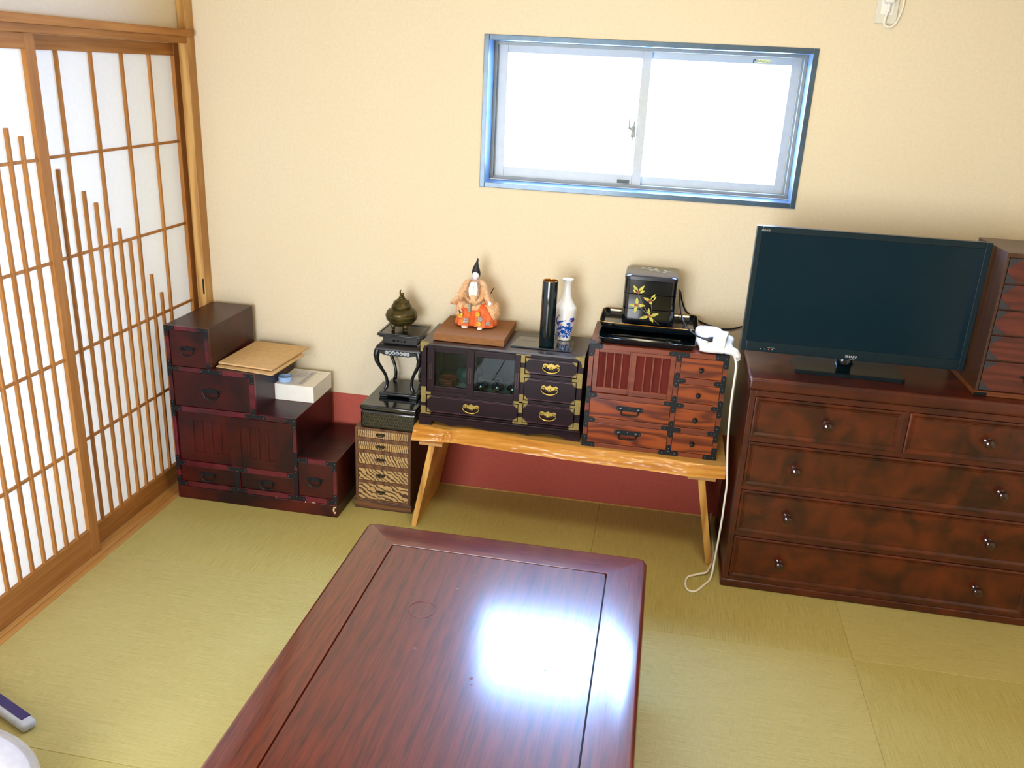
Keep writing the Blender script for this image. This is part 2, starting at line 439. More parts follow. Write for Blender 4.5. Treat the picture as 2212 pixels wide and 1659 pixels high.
# corner post
m = M(); m.box(-.034, .0, -.058, .0, 0, CZ, .003); m.box(-.12, -.034, -.006, .0, 0, CZ); struct(finish(m, 'trim_2', POST))
# lintel: nageshi and kamoi
m = M(); m.box(-.035, .012, -3.6, -.03, 1.782, 1.808, .004); m.box(-.12, .0, -3.6, -.058, 1.758, 1.783, .002)
struct(finish(m, 'trim_3', HINOKI_Y))
# sill
m = M()
for x0, x1, z in ((-.015, .0, .001), (-.0165, -.015, -.004), (-.035, -.0165, .003), (-.061, -.035, -.001), (-.065, -.061, .003), (-.091, -.065, -.001), (-.13, -.091, .003)):
    m.box(x0, x1, -3.6, -.03, -.04, z + .001)
m.box(.0, .006, -3.6, -.03, -.04, .0025)
struct(finish(m, 'trim_4', SILLW))
m = M(); m.box(-.11, .0, -3.65, -3.55, 0, CZ, .003); struct(finish(m, 'trim_5', POST))

# ---- shoji doors
def shoji(name, xf, y0, y1, bars, hz, stile=.038, pull=None, rz=.108):
    """xf front face x; y0 far (wall) edge, y1 near edge"""
    r = sroot(name, (xf, (y0+y1)/2, 0))
    d = .024
    m = M()
    m.box(xf-d, xf, y0-stile, y0, .004, 1.758, .0015); m.box(xf-d, xf, y1, y1+stile, .004, 1.758, .0015)
    m.box(xf-d, xf-.001, y1+stile, y0-stile, 1.712, 1.757, .001, 1)
    m.box(xf-d, xf-.001, y1+stile, y0-stile, .006, rz, .001, 1)
    finish(m, 'frame', [HINOKI, HINOKI_Y], r)
    m = M()
    for y, zt in bars: m.box(xf-.014, xf-.003, y-.0055, y+.0055, rz, zt, .0008, seg=1)
    for z in hz: m.box(xf-.0145, xf-.0055, y1+stile, y0-stile, z-.0045, z+.0045, .0006, seg=1)
    finish(m, 'lattice', HINOKI, r)
    m = M(); m.box(xf-.0165, xf-.0155, y1+stile-.004, y0-stile+.004, rz-.004, 1.716); finish(m, 'paper', PAPER, r)
    if pull is not None:
        m = M(); m.box(xf-.003, xf+.0008, pull-.004, pull+.004, .76, .83, .001); finish(m, 'finger_pull', BLACKIRON, r)
    return r
k0, kd = -.829, .0565
tops = [1.36, 1.712, 1.278, 1.233, 1.712, 1.128, 1.073, 1.712, .926, .841, 1.712]
T1 = lambda y: -3.335+(y+3.335)*1.019
S1 = lambda z: 1.712 if z == 1.712 else 1.7237+(z-1.7237)*1.019
shoji('door_1', -.066, -.008, -.90, [(T1(k0+kd*i), S1(z)) for i, z in enumerate(tops)], [S1(z) for z in (1.398, 1.078, .758, .442)], stile=.037, rz=.082)
lt = [1.468, 1.495, 1.712, 1.36, 1.30, 1.712, 1.2, 1.12, 1.712, 1.05, .98, 1.712, .9, .85]
shoji('door_2', -.036, -.862, -1.745, [(-.966-.0565*i, z) for i, z in enumerate(lt)], [1.394, 1.074, .748, .424], stile=.045)
shoji('door_3', -.066, -1.70, -2.60, [(-1.76-.0565*i, z) for i, z in enumerate(tops)], [1.398, 1.078, .758, .442])
shoji('door_4', -.036, -2.56, -3.545, [(-2.64-.0565*i, z) for i, z in enumerate(lt)], [1.394, 1.074, .748, .424])
m = M(); m.box(-.012, -.005, -.0590, -.0570, .775, .840, .0005); 
struct(finish(m, 'trim_6', BLACKIRON))
# hall beyond the screens
m = M(); m.box(-2.0, -1.9, NY, .2, -.12, CZ); m.box(-2.0, -.13, NY-.1, NY, -.12, CZ); m.box(-2.0, -.13, .16, .26, -.12, CZ)
struct(finish(m, 'wall_hall', WALL))
m = M(); m.box(-2.0, -.13, NY, .2, -.14, -.02); struct(finish(m, 'floor_hall', SILLW))
m = M(); m.box(-2.0, -.08, NY, .2, CZ, CZ+.1); struct(finish(m, 'ceiling_hall', CEIL))

# ---- window
W1 = sroot('window_1', ((WX0+WX1)/2, 0, WZ0))
def frame4(m, x0, x1, z0, z1, t, y0, y1, bev=.001, tb=None, tt=None, mi=0):
    tb = tb or t; tt = tt or t
    m.box(x0, x0+t, y0, y1, z0, z1, bev, mi); m.box(x1-t, x1, y0, y1, z0, z1, bev, mi)
    m.box(x0+t, x1-t, y0, y1, z0, z0+tb, bev, mi); m.box(x0+t, x1-t, y0, y1, z1-tt, z1, bev, mi)
m = M(); frame4(m, WX0, WX1, WZ0, WZ1, .019, -.006, .105, .0015); finish(m, 'casing', CASING, W1)
ax0, ax1, az0, az1 = WX0+.019, WX1-.019, WZ0+.022, WZ1-.019
m = M(); frame4(m, ax0, ax1, az0, az1, .012, .098, .16, .0008)
m.box(ax0+.012, ax0+.020, .112, .16, az0, az1); m.box(ax1-.020, ax1-.012, .112, .16, az0, az1)
m.box(ax0+.0125, ax0+.03, .1305, .1595, az0+.001, az1-.001); m.box(ax1-.03, ax1-.0125, .1305, .1595, az0+.001, az1-.001)
finish(m, 'outer_frame', ALU, W1)
s = M(); frame4(s, 1.715, ax1-.018, az0+.008, az1-.004, .032, .128, .150, .001, .036, .034)
R_ = finish(s, 'sash', ALU_W, W1)
m = M(); m.box(1.75, ax1-.052, .137, .141, az0+.045, az1-.04); finish(m, 'pane', FROST, R_)
s = M(); frame4(s, ax0+.018, 1.757, az0+.008, az1-.004, .034, .106, .126, .001, .04, .034)
L_ = finish(s, 'sash', ALU_W, W1)
m = M(); m.box(ax0+.052, 1.724, .114, .118, az0+.048, az1-.04); finish(m, 'pane', FROST, L_)
m = M(); m.box(1.705, 1.722, .088, .106, 1.503, 1.545, .003); m.box(1.694, 1.700, .082, .100, 1.532, 1.572, .002); m.box(1.7, 1.716, .086, .096, 1.528, 1.54, .002)
m.box(1.712, 1.718, .084, .098, 1.545, 1.562, .002); m.box(1.710, 1.715, .088, .1, 1.49, 1.508, .001)
finish(m, 'crescent_lock', ALU, W1)
m = M(); m.box(1.668, 1.714, .1, .1058, 1.331, 1.344, .001); m.box(1.672, 1.71, .0992, .1002, 1.334, 1.341); finish(m, 'sash_stopper', plain('olive_plastic', '4f564c', .5), W1)
# sticker
m = M(); ys_ = .1272
m.box(2.137, 2.181, ys_, ys_+.0006, 1.794-.006, 1.794+.006)
m.box(2.121, 2.124, ys_, ys_+.0006, 1.788, 1.800, mi=1)
m.ring((2.1262, ys_, 1.7968), .0026, .0011, 'y', 16, 6, 1)
for k in range(2):
    for q in range(9):
        x = 2.139 + q*.0046
        m.box(x, x+.0028+.001*((q*7+k) % 2), ys_-.0003, ys_, 1.7955-k*.0042, 1.7970-k*.0042+.0004*(q % 3), mi=1)
finish(m, 'sticker', [YEL, INKD], W1)
# outdoors: daylight is put into the frosted panes as emission; sky (world) lies beyond

# garden window behind the camera: frame + sheer curtain halves
W2 = sroot('window_2', (.775, NY, .15))
m = M(); frame4(m, 0.0, 1.55, .15, 1.95, .04, NY-.12, NY+.01, .002); m.box(.755, .795, NY-.09, NY-.05, .15, 1.95)
finish(m, 'frame', CASING, W2)
m = M(); m.box(.03, 1.52, NY-.075, NY-.07, .18, 1.92)
finish(m, 'pane', GLASS, W2)
cur = thing('curtain', 'grey curtain gathered beside the window behind the camera', 'curtain', (2.0, NY+.08, .12))
m = M(); rings = []
for z in (.12, 1.0, 2.05):
    top = [Vector((1.6 + .8*i/80, NY+.10 + .022*math.sin(i*.9) + .004*math.sin(i*.37+z), z)) for i in range(81)]
    bot = [p + Vector((0, -.004, 0)) for p in reversed(top)]
    rings.append(top + bot)
m.loft(rings); finish(m, 'cloth', CURTAIN, cur)
m = M(); m.tube([(-.02, NY+.09, 2.07), (2.5, NY+.09, 2.07)], .012); finish(m, 'rod', BRASS_D, cur)

# ceiling lamp
cl = thing('ceiling_lamp', 'round white ceiling lamp above the table', 'lamp', (1.95, -1.50, 2.3))
m = M(); m.lathe([(.05, 2.42), (.26, 2.415), (.27, 2.39), (.255, 2.375)], 1.95, -1.5, 0, 40); finish(m, 'housing', WHITEP, cl)
m = M(); m.lathe([(.25, 2.375), (.24, 2.34), (.19, 2.315), (.1, 2.302), (.01, 2.30)], 1.95, -1.5, 0, 40); finish(m, 'diffuser', LAMPD, cl)

# ---- wall outlet with plug, upper right
ou = thing('wall_outlet', 'ivory wall socket plate to the right of the window, high on wall', 'outlet', (2.525, 0, 1.99))
m = M(); m.box(2.490, 2.560, -.007, 0, 1.928, 2.048, .003, seg=3); finish(m, 'plate', CREAMP, ou)
m = M(); m.box(2.505, 2.545, -.0095, -.006, 1.955, 2.02, .001); finish(m, 'socket_module', WHITEP, ou)
pc = thing('plug_cord', 'white plug with looped cord hanging from the wall socket near the ceiling', 'cord', (2.525, -.01, 1.99))
m = M(); m.box(2.508, 2.537, -.045, -.0095, 1.99, 2.02, .006, seg=3); m.lathe([(.0075, -.012), (.006, 0), (.0045, .022)], 2.524, -.024, 1.975, 12)
for k in range(5): m.ring((2.524, -.024, 1.967+k*.005), .0052, .0014, 'z', 14, 6)
finish(m, 'plug', WHITEP, pc)
m = M(); m.tube([(2.524, -.026, 1.97), (2.521, -.024, 1.95), (2.522, -.016, 1.928), (2.533, -.013, 1.919), (2.549, -.012, 1.921), (2.561, -.012, 1.937), (2.570, -.012, 1.97), (2.572, -.012, 2.02), (2.572, -.012, 2.3), (2.572, -.006, 2.41)], .0028, 8, smooth=6)
m.tube([(2.523, -.022, 1.965), (2.5195, -.02, 1.948), (2.5205, -.011, 1.925), (2.532, -.008, 1.9165), (2.5495, -.007, 1.9185), (2.5625, -.008, 1.936), (2.5722, -.008, 1.97), (2.5745, -.008, 2.02), (2.5745, -.008, 2.3), (2.5745, -.003, 2.41)], .0022, 8, smooth=6)
finish(m, 'cord', CORDW, pc)

# ================================================================== shared details
def rivets(m, pts, y, r=.0022, mi=1):
    for x, z in pts:
        rings = []
        for rr, dy in ((r, 0), (r*.8, -.0009), (r*.3, -.0014)):
            rings.append([Vector((x+rr*math.cos(a*PI/4), y+dy, z+rr*math.sin(a*PI/4))) for a in range(8)])
        m.loft(rings, mi)
def iron_bail(parent, x, z, y, s=1.0, name='handle', mat=None):
    """leafy back plate and a drooping ring"""
    m = M(); w_ = .042*s
    top = []; N = 22
    for i in range(N+1):
        t = -1+2*i/N; h = .013*s*(1-abs(t)**1.7) + .0028*s*math.cos(t*9)*(1-abs(t))
        top.append((x+w_*t, z+.006*s+h*.7))
    bot = [(x+w_*t*.98, z+.006*s-.010*s*(1-abs(t)**2)+.002*s*math.cos(t*8)) for t in [1-2*i/N for i in range(1, N)]]
    m.prism(top+bot, 'y', y-.0018, y)
    for sx in (-1, 1):
        m.blob((x+sx*.022*s, y-.004, z+.004*s), (.0042*s, .004*s, .0042*s), nu=10, nv=8)
    path = [(x+.026*s*math.sin(a)*1.0, y-.008-.004*math.cos(a*.5), z+.002*s-.024*s*max(0, math.cos(a))**.8 if abs(a) < PI/2 else z+.004*s) for a in [(-PI/2)+PI*i/16 for i in range(17)]]
    m.tube(path, .0024*s, 8)
    return finish(m, name, mat or BLACKIRON, parent)

# ================================================================== STEP CHEST
KY, KB = -.409, -.036
st = thing('step_chest', 'dark red lacquered step chest with four stair levels in the corner', 'chest', (.35, (KY+KB)/2, 0))
fy = KY
steps = [(.013, .194, .738), (.194, .372, .574), (.372, .536, .408), (.536, .700, .244)]
m = M()
prof = [(.016, .052), (.013, .738), (.194, .738), (.194, .574), (.372, .574), (.372, .408), (.536, .408), (.536, .244), (.698, .244), (.698, .052)]
m.prism(prof, 'y', fy+.012, KB)
body = finish(m, 'body', STEP, st)
m = M(); m.box(.012, .699, fy-.003, KB, 0, .055, .003); finish(m, 'plinth', STEP, st)
BARE = plain('bare_wood', 'd8b98a', .7)
for (x, z, a, b) in ((.684, .035, .004, .012), (.69, .046, .006, .003), (.689, .022, .003, .006), (.60, .055, .008, .0015), (.565, .054, .002, .004), (.44, .058, .003, .0012)):
    m = M(); m.prism([(x-a, z), (x-a*.2, z+b), (x+a, z+b*.4), (x+a*.5, z-b*.6), (x-a*.4, z-b)], 'y', fy-.0034, fy-.0028)
    finish(m, 'chipped_spot', BARE, st)
# face rails
m = M(); t = .016; ya, yb = fy, fy+.014
def rail(x0, x1, z0, z1): m.box(x0, x1, ya, yb, z0, z1, .0008, seg=1)
rail(.013, .029, .055, .738); rail(.029, .194, .722, .738); rail(.178, .194, .574, .722)
rail(.029, .372, .556, .574); rail(.350, .372, .408, .556); rail(.029, .536, .386, .402+.006); rail(.520, .536, .055, .386)
rail(.536, .698, .226, .244); rail(.682, .698, .055, .226); rail(.029, .520, .148, .170); rail(.029, .682, .055, .077)
rail(.268, .288, .077, .148)
finish(m, 'face_frame', STEP_RIM, st)
# back panels between rails are the doors and drawers
def drawer(parent, x0, x1, z0, z1, y, mat, name='drawer', inset=.003, bev=.0015):
    m = M(); m.box(x0+.0015, x1-.0015, y+inset, y+inset+.02, z0+.0015, z1-.0015, bev); return finish(m, name, mat, parent)
for (x0, x1, z0, z1, hx, hz_, hs) in ((.029, .178, .574, .722, .102, .645, 1.0), (.029, .350, .408, .556, .190, .478, 1.18), (.029, .268, .077, .148, .150, .113, 1.0), (.288, .520, .077, .148, .402, .110, 1.0), (.536, .682, .077, .226, .606, .151, 1.0)):
    d = drawer(st, x0, x1, z0, z1, fy, STEP)
    iron_bail(d, hx, hz_, fy+.003, hs)
for (x0, x1, yy, g0) in ((.032, .262, fy+.006, .098), (.254, .520, fy+.001, .300)):
    m = M(); m.box(x0, x1, yy+.003, yy+.009, .171, .384)
    # raised frame
    gx = [g0 + i*.039 for i in range(4)]
    m.box(x0, gx[0], yy, yy+.004, .171, .384, .0008, seg=1); m.box(gx[-1]+.027, x1, yy, yy+.004, .171, .384, .0008, seg=1)
    m.box(gx[0], gx[-1]+.027, yy, yy+.004, .350, .384, .0008, seg=1); m.box(gx[0], gx[-1]+.027, yy, yy+.004, .171, .213, .0008, seg=1)
    for g in gx[1:]: m.box(g-.012, g, yy, yy+.004, .213, .35, .0008, seg=1)
    finish(m, 'sliding_door', STEP, st)
# iron straps with studs
def strap(parent, segs, y, hw=.0085, name='iron_strap', th=.0015, riv=True, mat=(None, None), round_=False, ends=.012):
    m = M(); base_y = y
    for k_, (p, q) in enumerate(segs):
        p = Vector(p); q = Vector(q); y = base_y - .00025*k_
        if round_: m.capsule2d(p, q, hw, 'y', y-th, y+.0002)
        else:
            d = (q-p).normalized(); n = Vector((-d.y, d.x))*hw
            m.prism([tuple(p-n), tuple(q-n), tuple(q+n), tuple(p+n)], 'y', y-th, y+.0002)
    if riv:
        pts = set()
        for (p, q) in segs:
            p = Vector(p); q = Vector(q); L = (q-p).length; d = (q-p)/L if L else Vector((1, 0))
            for w_ in (p + d*min(.006, L/2), q - d*min(.006, L/2)):
                if all((Vector(t_)-w_).length > .0075 for t_ in pts): pts.add((round(w_.x, 4), round(w_.y, 4)))
        rivets(m, pts, base_y-.00025*(len(segs)-1)-th)
    return finish(m, name, [mat[0] or BLACKIRON, mat[1] or RIVET], parent)
L_ = .042
for segs in (
    [((.013, .730), (.013+L_, .730)), ((.021, .738), (.021, .738-L_))],
    [((.194, .730), (.194-L_, .730)), ((.186, .738), (.186, .738-L_))],
    [((.013, .565), (.055, .565)), ((.021, .60), (.021, .53))],
    [((.15, .565), (.24, .565)), ((.186, .60), (.186, .565))],
    [((.330, .565), (.372, .565)), ((.362, .574), (.362, .532))],
    [((.013, .397), (.055, .397)), ((.021, .43), (.021, .362))],
    [((.325, .397), (.41, .397)), ((.362, .43), (.362, .397))],
    [((.494, .399), (.536, .399)), ((.528, .408), (.528, .366))],
    [((.013, .159), (.055, .159)), ((.021, .19), (.021, .127))],
    [((.238, .159), (.318, .159)), ((.278, .159), (.278, .066)), ((.24, .066), (.318, .066))],
    [((.536, .235), (.58, .235)), ((.528, .262), (.528, .20))],
    [((.49, .159), (.528, .159)), ((.528, .187), (.528, .066)), ((.492, .066), (.565, .066))],
    [((.656, .235), (.698, .235)), ((.690, .244), (.690, .202))],
    [((.656, .066), (.698, .066)), ((.690, .10), (.690, .058))],
    [((.013, .066), (.055, .066)), ((.021, .10), (.021, .058))]):
    strap(st, segs, fy, .0082)

# envelopes
m = M()
def sheet(m, pts, zs, th, mi=0, n=10, sag=None):
    """bilinear sheet between four corners with thickness"""
    a, b, c, d = [Vector((p[0], p[1], z)) for p, z in zip(pts, zs)]
    top = []
    for j in range(n+1):
        row = []
        for i in range(n+1):
            u, v = i/n, j/n
            p = a*(1-u)*(1-v) + b*u*(1-v) + c*u*v + d*(1-u)*v
            p.z += (sag(u, v) if sag else 0)
            row.append(p)
        top.append(row)
    tv = [[m.bm.verts.new(p) for p in r] for r in top]; bv = [[m.bm.verts.new(p-Vector((0, 0, th))) for p in r] for r in top]
    fs = []
    for j in range(n):
        for i in range(n):
            fs.append(m.bm.faces.new([tv[j][i], tv[j][i+1], tv[j+1][i+1], tv[j+1][i]])); fs.append(m.bm.faces.new([bv[j][i], bv[j+1][i], bv[j+1][i+1], bv[j][i+1]]))
    for i in range(n):
        fs.append(m.bm.faces.new([tv[0][i+1], tv[0][i], bv[0][i], bv[0][i+1]])); fs.append(m.bm.faces.new([tv[n][i], tv[n][i+1], bv[n][i+1], bv[n][i]]))
        fs.append(m.bm.faces.new([tv[i][0], tv[i+1][0], bv[i+1][0], bv[i][0]])); fs.append(m.bm.faces.new([tv[i+1][n], tv[i][n], bv[i][n], bv[i+1][n]]))
    for f in fs: f.material_index = mi
m = M(); sheet(m, [(.199, -.375), (.446, -.404), (.464, -.125), (.225, -.09)], [.5785, .5785, .5785, .5785], .003)
tag(finish(m, 'envelope', KRAFT), 'kraft paper envelope lying under another on the second stair of the chest', 'envelope')
m = M(); sheet(m, [(.198, -.352), (.430, -.372), (.453, -.065), (.212, -.052)], [.589, .589, .589, .589], .006, sag=lambda u, v: .005*math.sin(PI*u)*math.sin(PI*v))
m2 = tag(finish(m, 'envelope', KRAFT), 'thicker kraft paper envelope on top of the other on the step chest', 'envelope')

# white box
wb = thing('cardboard_box', 'flat white printed box on the third stair of the step chest', 'box', (.45, -.12, .409))
m = M(); m.box(.370, .538, -.232, -.036, .4085, .477, .0012); finish(m, 'carton', CARD, wb)
m = M()
zt = .4771
m.box(.390, .486, -.224, -.050, zt, zt+.0003)
finish(m, 'label_sheet', plain('pale_label_paper', 'dcdde0', .6), wb)
m = M(); zt = .4775
for (x, y0, y1, w_) in ((.468, -.215, -.06, .0016), (.482, -.22, -.052, .001), (.463, -.215, -.065, .001)): m.box(x-w_/2, x+w_/2, y0, y1, zt, zt+.0003)
random.seed(3)
for row, x in enumerate((.471, .476)):
    y = -.212
    while y < -.07:
        l = random.uniform(.003, .012); m.box(x-.0012, x+.0012, y, y+l, zt, zt+.0003); y += l+random.uniform(.002, .006)
for row in range(6):
    x = .42+row*.006; y = -.145+random.uniform(0, .02)
    while y < -.075:
        l = random.uniform(.003, .009); m.box(x, x+.002, y, y+l, zt, zt+.0003); y += l+.004
m.box(.500, .503, -.075, -.066, zt, zt+.0003)
finish(m, 'printed_text', INK, wb)
m = M(); r0 = .0275
m.lathe([(r0-.0025, 0), (r0, 0), (r0, .019), (r0-.0025, .019), (r0-.0025, 0)], .399, -.188, .478, 36, cap=False)
m.box(.4255, .4275, -.196, -.187, .4785, .4965, .0005)
tag(finish(m, 'tape_roll', LBLUE), 'small pale blue tape ring standing on the white box', 'tape')

# ================================================================== SMALL ZEBRA DRAWER CABINET
MY, MB_ = -.302, -.022
sm = thing('small_drawer_cabinet', 'narrow brown cabinet with five striped-grain drawers between step chest and bench', 'cabinet', (.853, -.16, 0))
m = M(); m.box(.738, .969, MY+.004, MB_, .034, .359, .001); finish(m, 'body', BROWNW, sm)
m = M(); m.box(.734, .974, MY-.002, MB_, 0, .036, .003); finish(m, 'plinth', BROWNX, sm)
m = M()
m.box(.738, .7485, MY, MY+.006, .036, .359, .0006); m.box(.960, .969, MY, MY+.006, .036, .359, .0006)
zz = [(.316, .350), (.263, .300), (.199, .249), (.127, .181), (.043, .115)]
for z0, z1 in ((.350, .359), (.300, .316), (.249, .263), (.181, .199), (.115, .127), (.036, .043)): m.box(.7485, .960, MY, MY+.006, z0, z1, .0006)
finish(m, 'face_frame', BROWNW, sm)
for i, (z0, z1) in enumerate(zz):
    zm = zebra('striped_grain_%s' % 'abcde'[i], sc_=(42, 38, 30, 24, 20)[i], dist=(5, 6, 8, 10, 12)[i], rot=(0, .2, .5, .9, 1.2)[i], seedv=i*1.7)
    d = drawer(sm, .7485, .960, z0, z1, MY, zm, inset=.0015, bev=.001)
    m = M(); zc = (z0+z1)/2 + .002
    m.prism([(.844+.021*c, zc+.006*s_) for c, s_ in [(-1, .2), (-.5, .9), (0, .6), (.5, .9), (1, .2), (.6, -.9), (0, -1), (-.6, -.9)]], 'y', MY-.0005, MY+.0025)
    m.tube([(.828, MY-.001, zc+.001), (.830, MY-.009, zc-.003), (.844, MY-.010, zc-.006), (.858, MY-.009, zc-.003), (.860, MY-.001, zc+.001)], .0016, 8, smooth=4)
    finish(m, 'handle', plain('dark_bronze_pull', '352c22', .4, metal=.6), d)

# ---- lacquered box with hexagon pattern
lb = thing('lacquer_box', 'black lacquer box with gold hexagon net pattern on top of the narrow cabinet', 'box', (.875, -.16, .36))
m = M(); m.box(.762, .990, -.305, -.022, .36, .437, .012, seg=4)
# hexagon net, stretched upright, laid a hair above front and left faces
def hexnet(m, u0, u1, v0, v1, a, b, place, hw=.00045, mi=1):
    """a half width, b edge-height; place(u,v)->3D point, offset outward handled by place(u,v,h)"""
    rows = int((v1-v0)/(b*1.5))+2
    segs = set()
    for r in range(-1, rows):
        for c in range(-1, int((u1-u0)/(2*a))+2):
            cx = u0 + c*2*a + (a if r % 2 else 0); cy = v0 + r*b*1.5
            P = [(cx, cy+b), (cx+a, cy+b/2), (cx+a, cy-b/2), (cx, cy-b), (cx-a, cy-b/2), (cx-a, cy+b/2)]
            for i in range(6):
                p, q = P[i], P[(i+1) % 6]
                if all(u0 <= t[0] <= u1 and v0 <= t[1] <= v1 for t in (p, q)):
                    k = tuple(sorted(((round(p[0], 5), round(p[1], 5)), (round(q[0], 5), round(q[1], 5))))); segs.add(k)
    for p, q in segs:
        d = (Vector(q)-Vector(p)).normalized(); n = Vector((-d.y, d.x))*hw
        pts = [(p[0]-n.x, p[1]-n.y), (q[0]-n.x, q[1]-n.y), (q[0]+n.x, q[1]+n.y), (p[0]+n.x, p[1]+n.y)]
        f = m.bm.faces.new([m.bm.verts.new(place(*t)) for t in pts]); f.material_index = mi
hexnet(m, .774, .978, .368, .436, .0052, .0088, lambda u, v: (u, -.3053, v))
hexnet(m, -.293, -.034, .368, .436, .0052, .0088, lambda u, v: (.7617, u, v))
finish(m, 'box_body', [BLACKLAC, plain('dull_gold_line', '6b5a2c', .4, metal=.4)], lb)
m = M(); m.box(.7612, .9908, -.3058, -.0215, .4375, .457, .006, seg=3)
hexnet(m, .774, .978, .439, .450, .0052, .0088, lambda u, v: (u, -.3061, v))
finish(m, 'lid', [BLACKLAC, plain('dull_gold_line_lid', '6b5a2c', .4, metal=.4)], lb)

# ---- carved stand
cs = thing('carved_display_stand', 'small black carved stand with cabriole legs on the lacquer box', 'stand', (.884, -.115, .4575))
m = M()
bx0, bx1, by0, by1 = .804, .963, -.200, -.036
m.box(bx0, bx1, by0, by1, .464, .477, .004, seg=3); m.box(bx0+.012, bx1-.012, by0+.012, by1-.012, .472, .4785, .002)
for x0, x1 in ((bx0+.002, bx0+.035), (bx1-.035, bx1-.002)):
    m.box(x0, x1, by0+.002, by0+.03, .4578, .465, .002); m.box(x0, x1, by1-.03, by1-.002, .4578, .465, .002)
finish(m, 'base', DARKTABLE, cs)
m = M(); px0, px1, py0, py1 = .794, .972, -.195, -.036
m.box(px0, px1, py0, py1, .713, .720, .003, seg=3); m.box(px0+.008, px1-.008, py0+.008, py1-.008, .705, .714, .002)
for a in ((px0+.003, px1-.003, py0+.003, py0+.011), (px0+.003, px1-.003, py1-.011, py1-.003), (px0+.003, px0+.011, py0+.011, py1-.011), (px1-.011, px1-.003, py0+.011, py1-.011)):
    m.box(*a, .719, .7235, .0012)
m.box(px0+.011, px1-.011, py0+.011, py1-.011, .719, .7212)
finish(m, 'top', DARKTABLE, cs)
m = M(); wx0, wx1, wy0, wy1 = .815, .953, -.178, -.052
hole = lambda cx, cz, a, b_: [(cx+a*math.cos(t*PI/5), cz+b_*math.sin(t*PI/5)) for t in range(10)][::-1]
m.prism([(wx0, .678), (wx1, .678), (wx1, .706), (wx0, .706)], 'y', wy0, wy0+.006, holes=[hole(.862, .692, .008, .005), hole(.878, .6935, .005, .004), hole(.905, .692, .008, .005), hole(.890, .691, .004, .0035)])
m.box(wx0, wx1, wy1-.006, wy1, .678, .706); m.box(wx0, wx0+.006, wy0+.006, wy1-.006, .678, .706); m.box(wx1-.006, wx1, wy0+.006, wy1-.006, .678, .706)
finish(m, 'waist', DARKTABLE, cs)
# apron, swelling outward below the waist
ax, bx_, ay, by_ = .789, .975, -.203, -.028
m = M()
def rr(x0, x1, y0, y1, z): return [Vector(p) for p in ((x0, y0, z), (x1, y0, z), (x1, y1, z), (x0, y1, z))]
m.loft([rr(wx0-.003, wx1+.003, wy0-.003, wy1+.003, .680), rr(ax+.006, bx_-.006, ay+.006, by_-.006, .672), rr(ax, bx_, ay, by_, .660), rr(ax, bx_, ay, by_, .655)], cap=False)
def apron(x0, x1):
    N = 24; pts = [(x0, .657), (x0, .632)]
    for i in range(N+1):
        t = i/N; u = x0+.012+(x1-x0-.024)*t
        pts.append((u, .640 + .004*math.cos(t*4*PI) - (.008*math.exp(-((t-.5)/.12)**2))))
    pts += [(x1, .632), (x1, .657)]
    return pts
hl = []
for cx, a in ((.838, .0055), (.852, .006), (.866, .005), (.882, .006), (.898, .005), (.912, .006), (.925, .005)):
    hl.append(hole(cx, .6485, a, .0042))
m.prism(apron(ax, bx_), 'y', ay, ay+.005, holes=hl)
m.prism(apron(ax, bx_), 'y', by_-.005, by_)
pa = [(y_, z_) for y_, z_ in [(ay, .657), (ay, .632), (ay+.02, .642), (-.115, .632), (by_-.02, .642), (by_, .632), (by_, .657)]]
m.prism(pa, 'x', ax-.0004, ax+.005); m.prism(pa, 'x', bx_-.005, bx_+.0004)
finish(m, 'apron', DARKTABLE, cs)
m = M()
for cx in (.838, .852, .866, .882, .898, .912, .925):
    m.ring((cx, ay-.0004, .6485), .0060, .0019, 'y', 14, 6)
finish(m, 'carved_scroll', plain('pale_carving', 'aebccb', .35), cs)
for sx, sy in ((-1, -1), (1, -1), (-1, 1), (1, 1)):
    m = M()
    X = ax+.008 if sx < 0 else bx_-.008; Y = ay+.008 if sy < 0 else by_-.008
    ox = lambda o: X - sx*o
    oy = lambda o: Y - sy*o*.6
    pth = [(ox(.002), oy(.002), .655), (ox(-.003), oy(-.003), .635), (ox(0), oy(0), .605), (ox(.014), oy(.014), .575), (ox(.028), oy(.028), .545), (ox(.034), oy(.034), .515), (ox(.031), oy(.031), .493), (ox(.022), oy(.024), .481)]
    m.tube(pth, [.013, .0125, .010, .0078, .0066, .0062, .0066, .008, .0055], 10, smooth=5)
    finish(m, 'leg', DARKTABLE, cs)

# ---- incense burner
ib = thing('incense_burner', 'rounded bronze incense burner with lidded finial on the carved stand', 'incense burner', (.874, -.115, .7215))
bc = (.872, -.115)
m = M(); m.lathe([(.006, .738), (.030, .742), (.046, .751), (.057, .763), (.0625, .776), (.0638, .781), (.0632, .784), (.0610, .786), (.0612, .790), (.0595, .797), (.052, .805), (.042, .810), (.037, .813), (.037, .817)], *bc, 0, 40)
m.ring((bc[0], bc[1], .7825), .0632, .0012, 'z', 40, 6); m.ring((bc[0], bc[1], .768), .0603, .0009, 'z', 40, 6)
finish(m, 'bowl', BRONZE, ib)
for a in (-2.3, -.85, PI/2):
    m = M(); x = bc[0]+.036*math.cos(a); y = bc[1]+.036*math.sin(a)
    m.tube([(x-.004*math.cos(a), y-.004*math.sin(a), .750), (x+.003*math.cos(a), y+.003*math.sin(a), .740), (x+.001*math.cos(a), y, .729), (x+.003*math.cos(a), y+.003*math.sin(a), .7222)], [.012, .010, .007, .006, .008], 10, smooth=4)
    finish(m, 'foot', BRONZE, ib)
m = M(); m.lathe([(.039, .8155), (.0405, .818), (.0395, .822), (.036, .826), (.031, .834), (.024, .842), (.0175, .847), (.015, .850)], *bc, 0, 36)
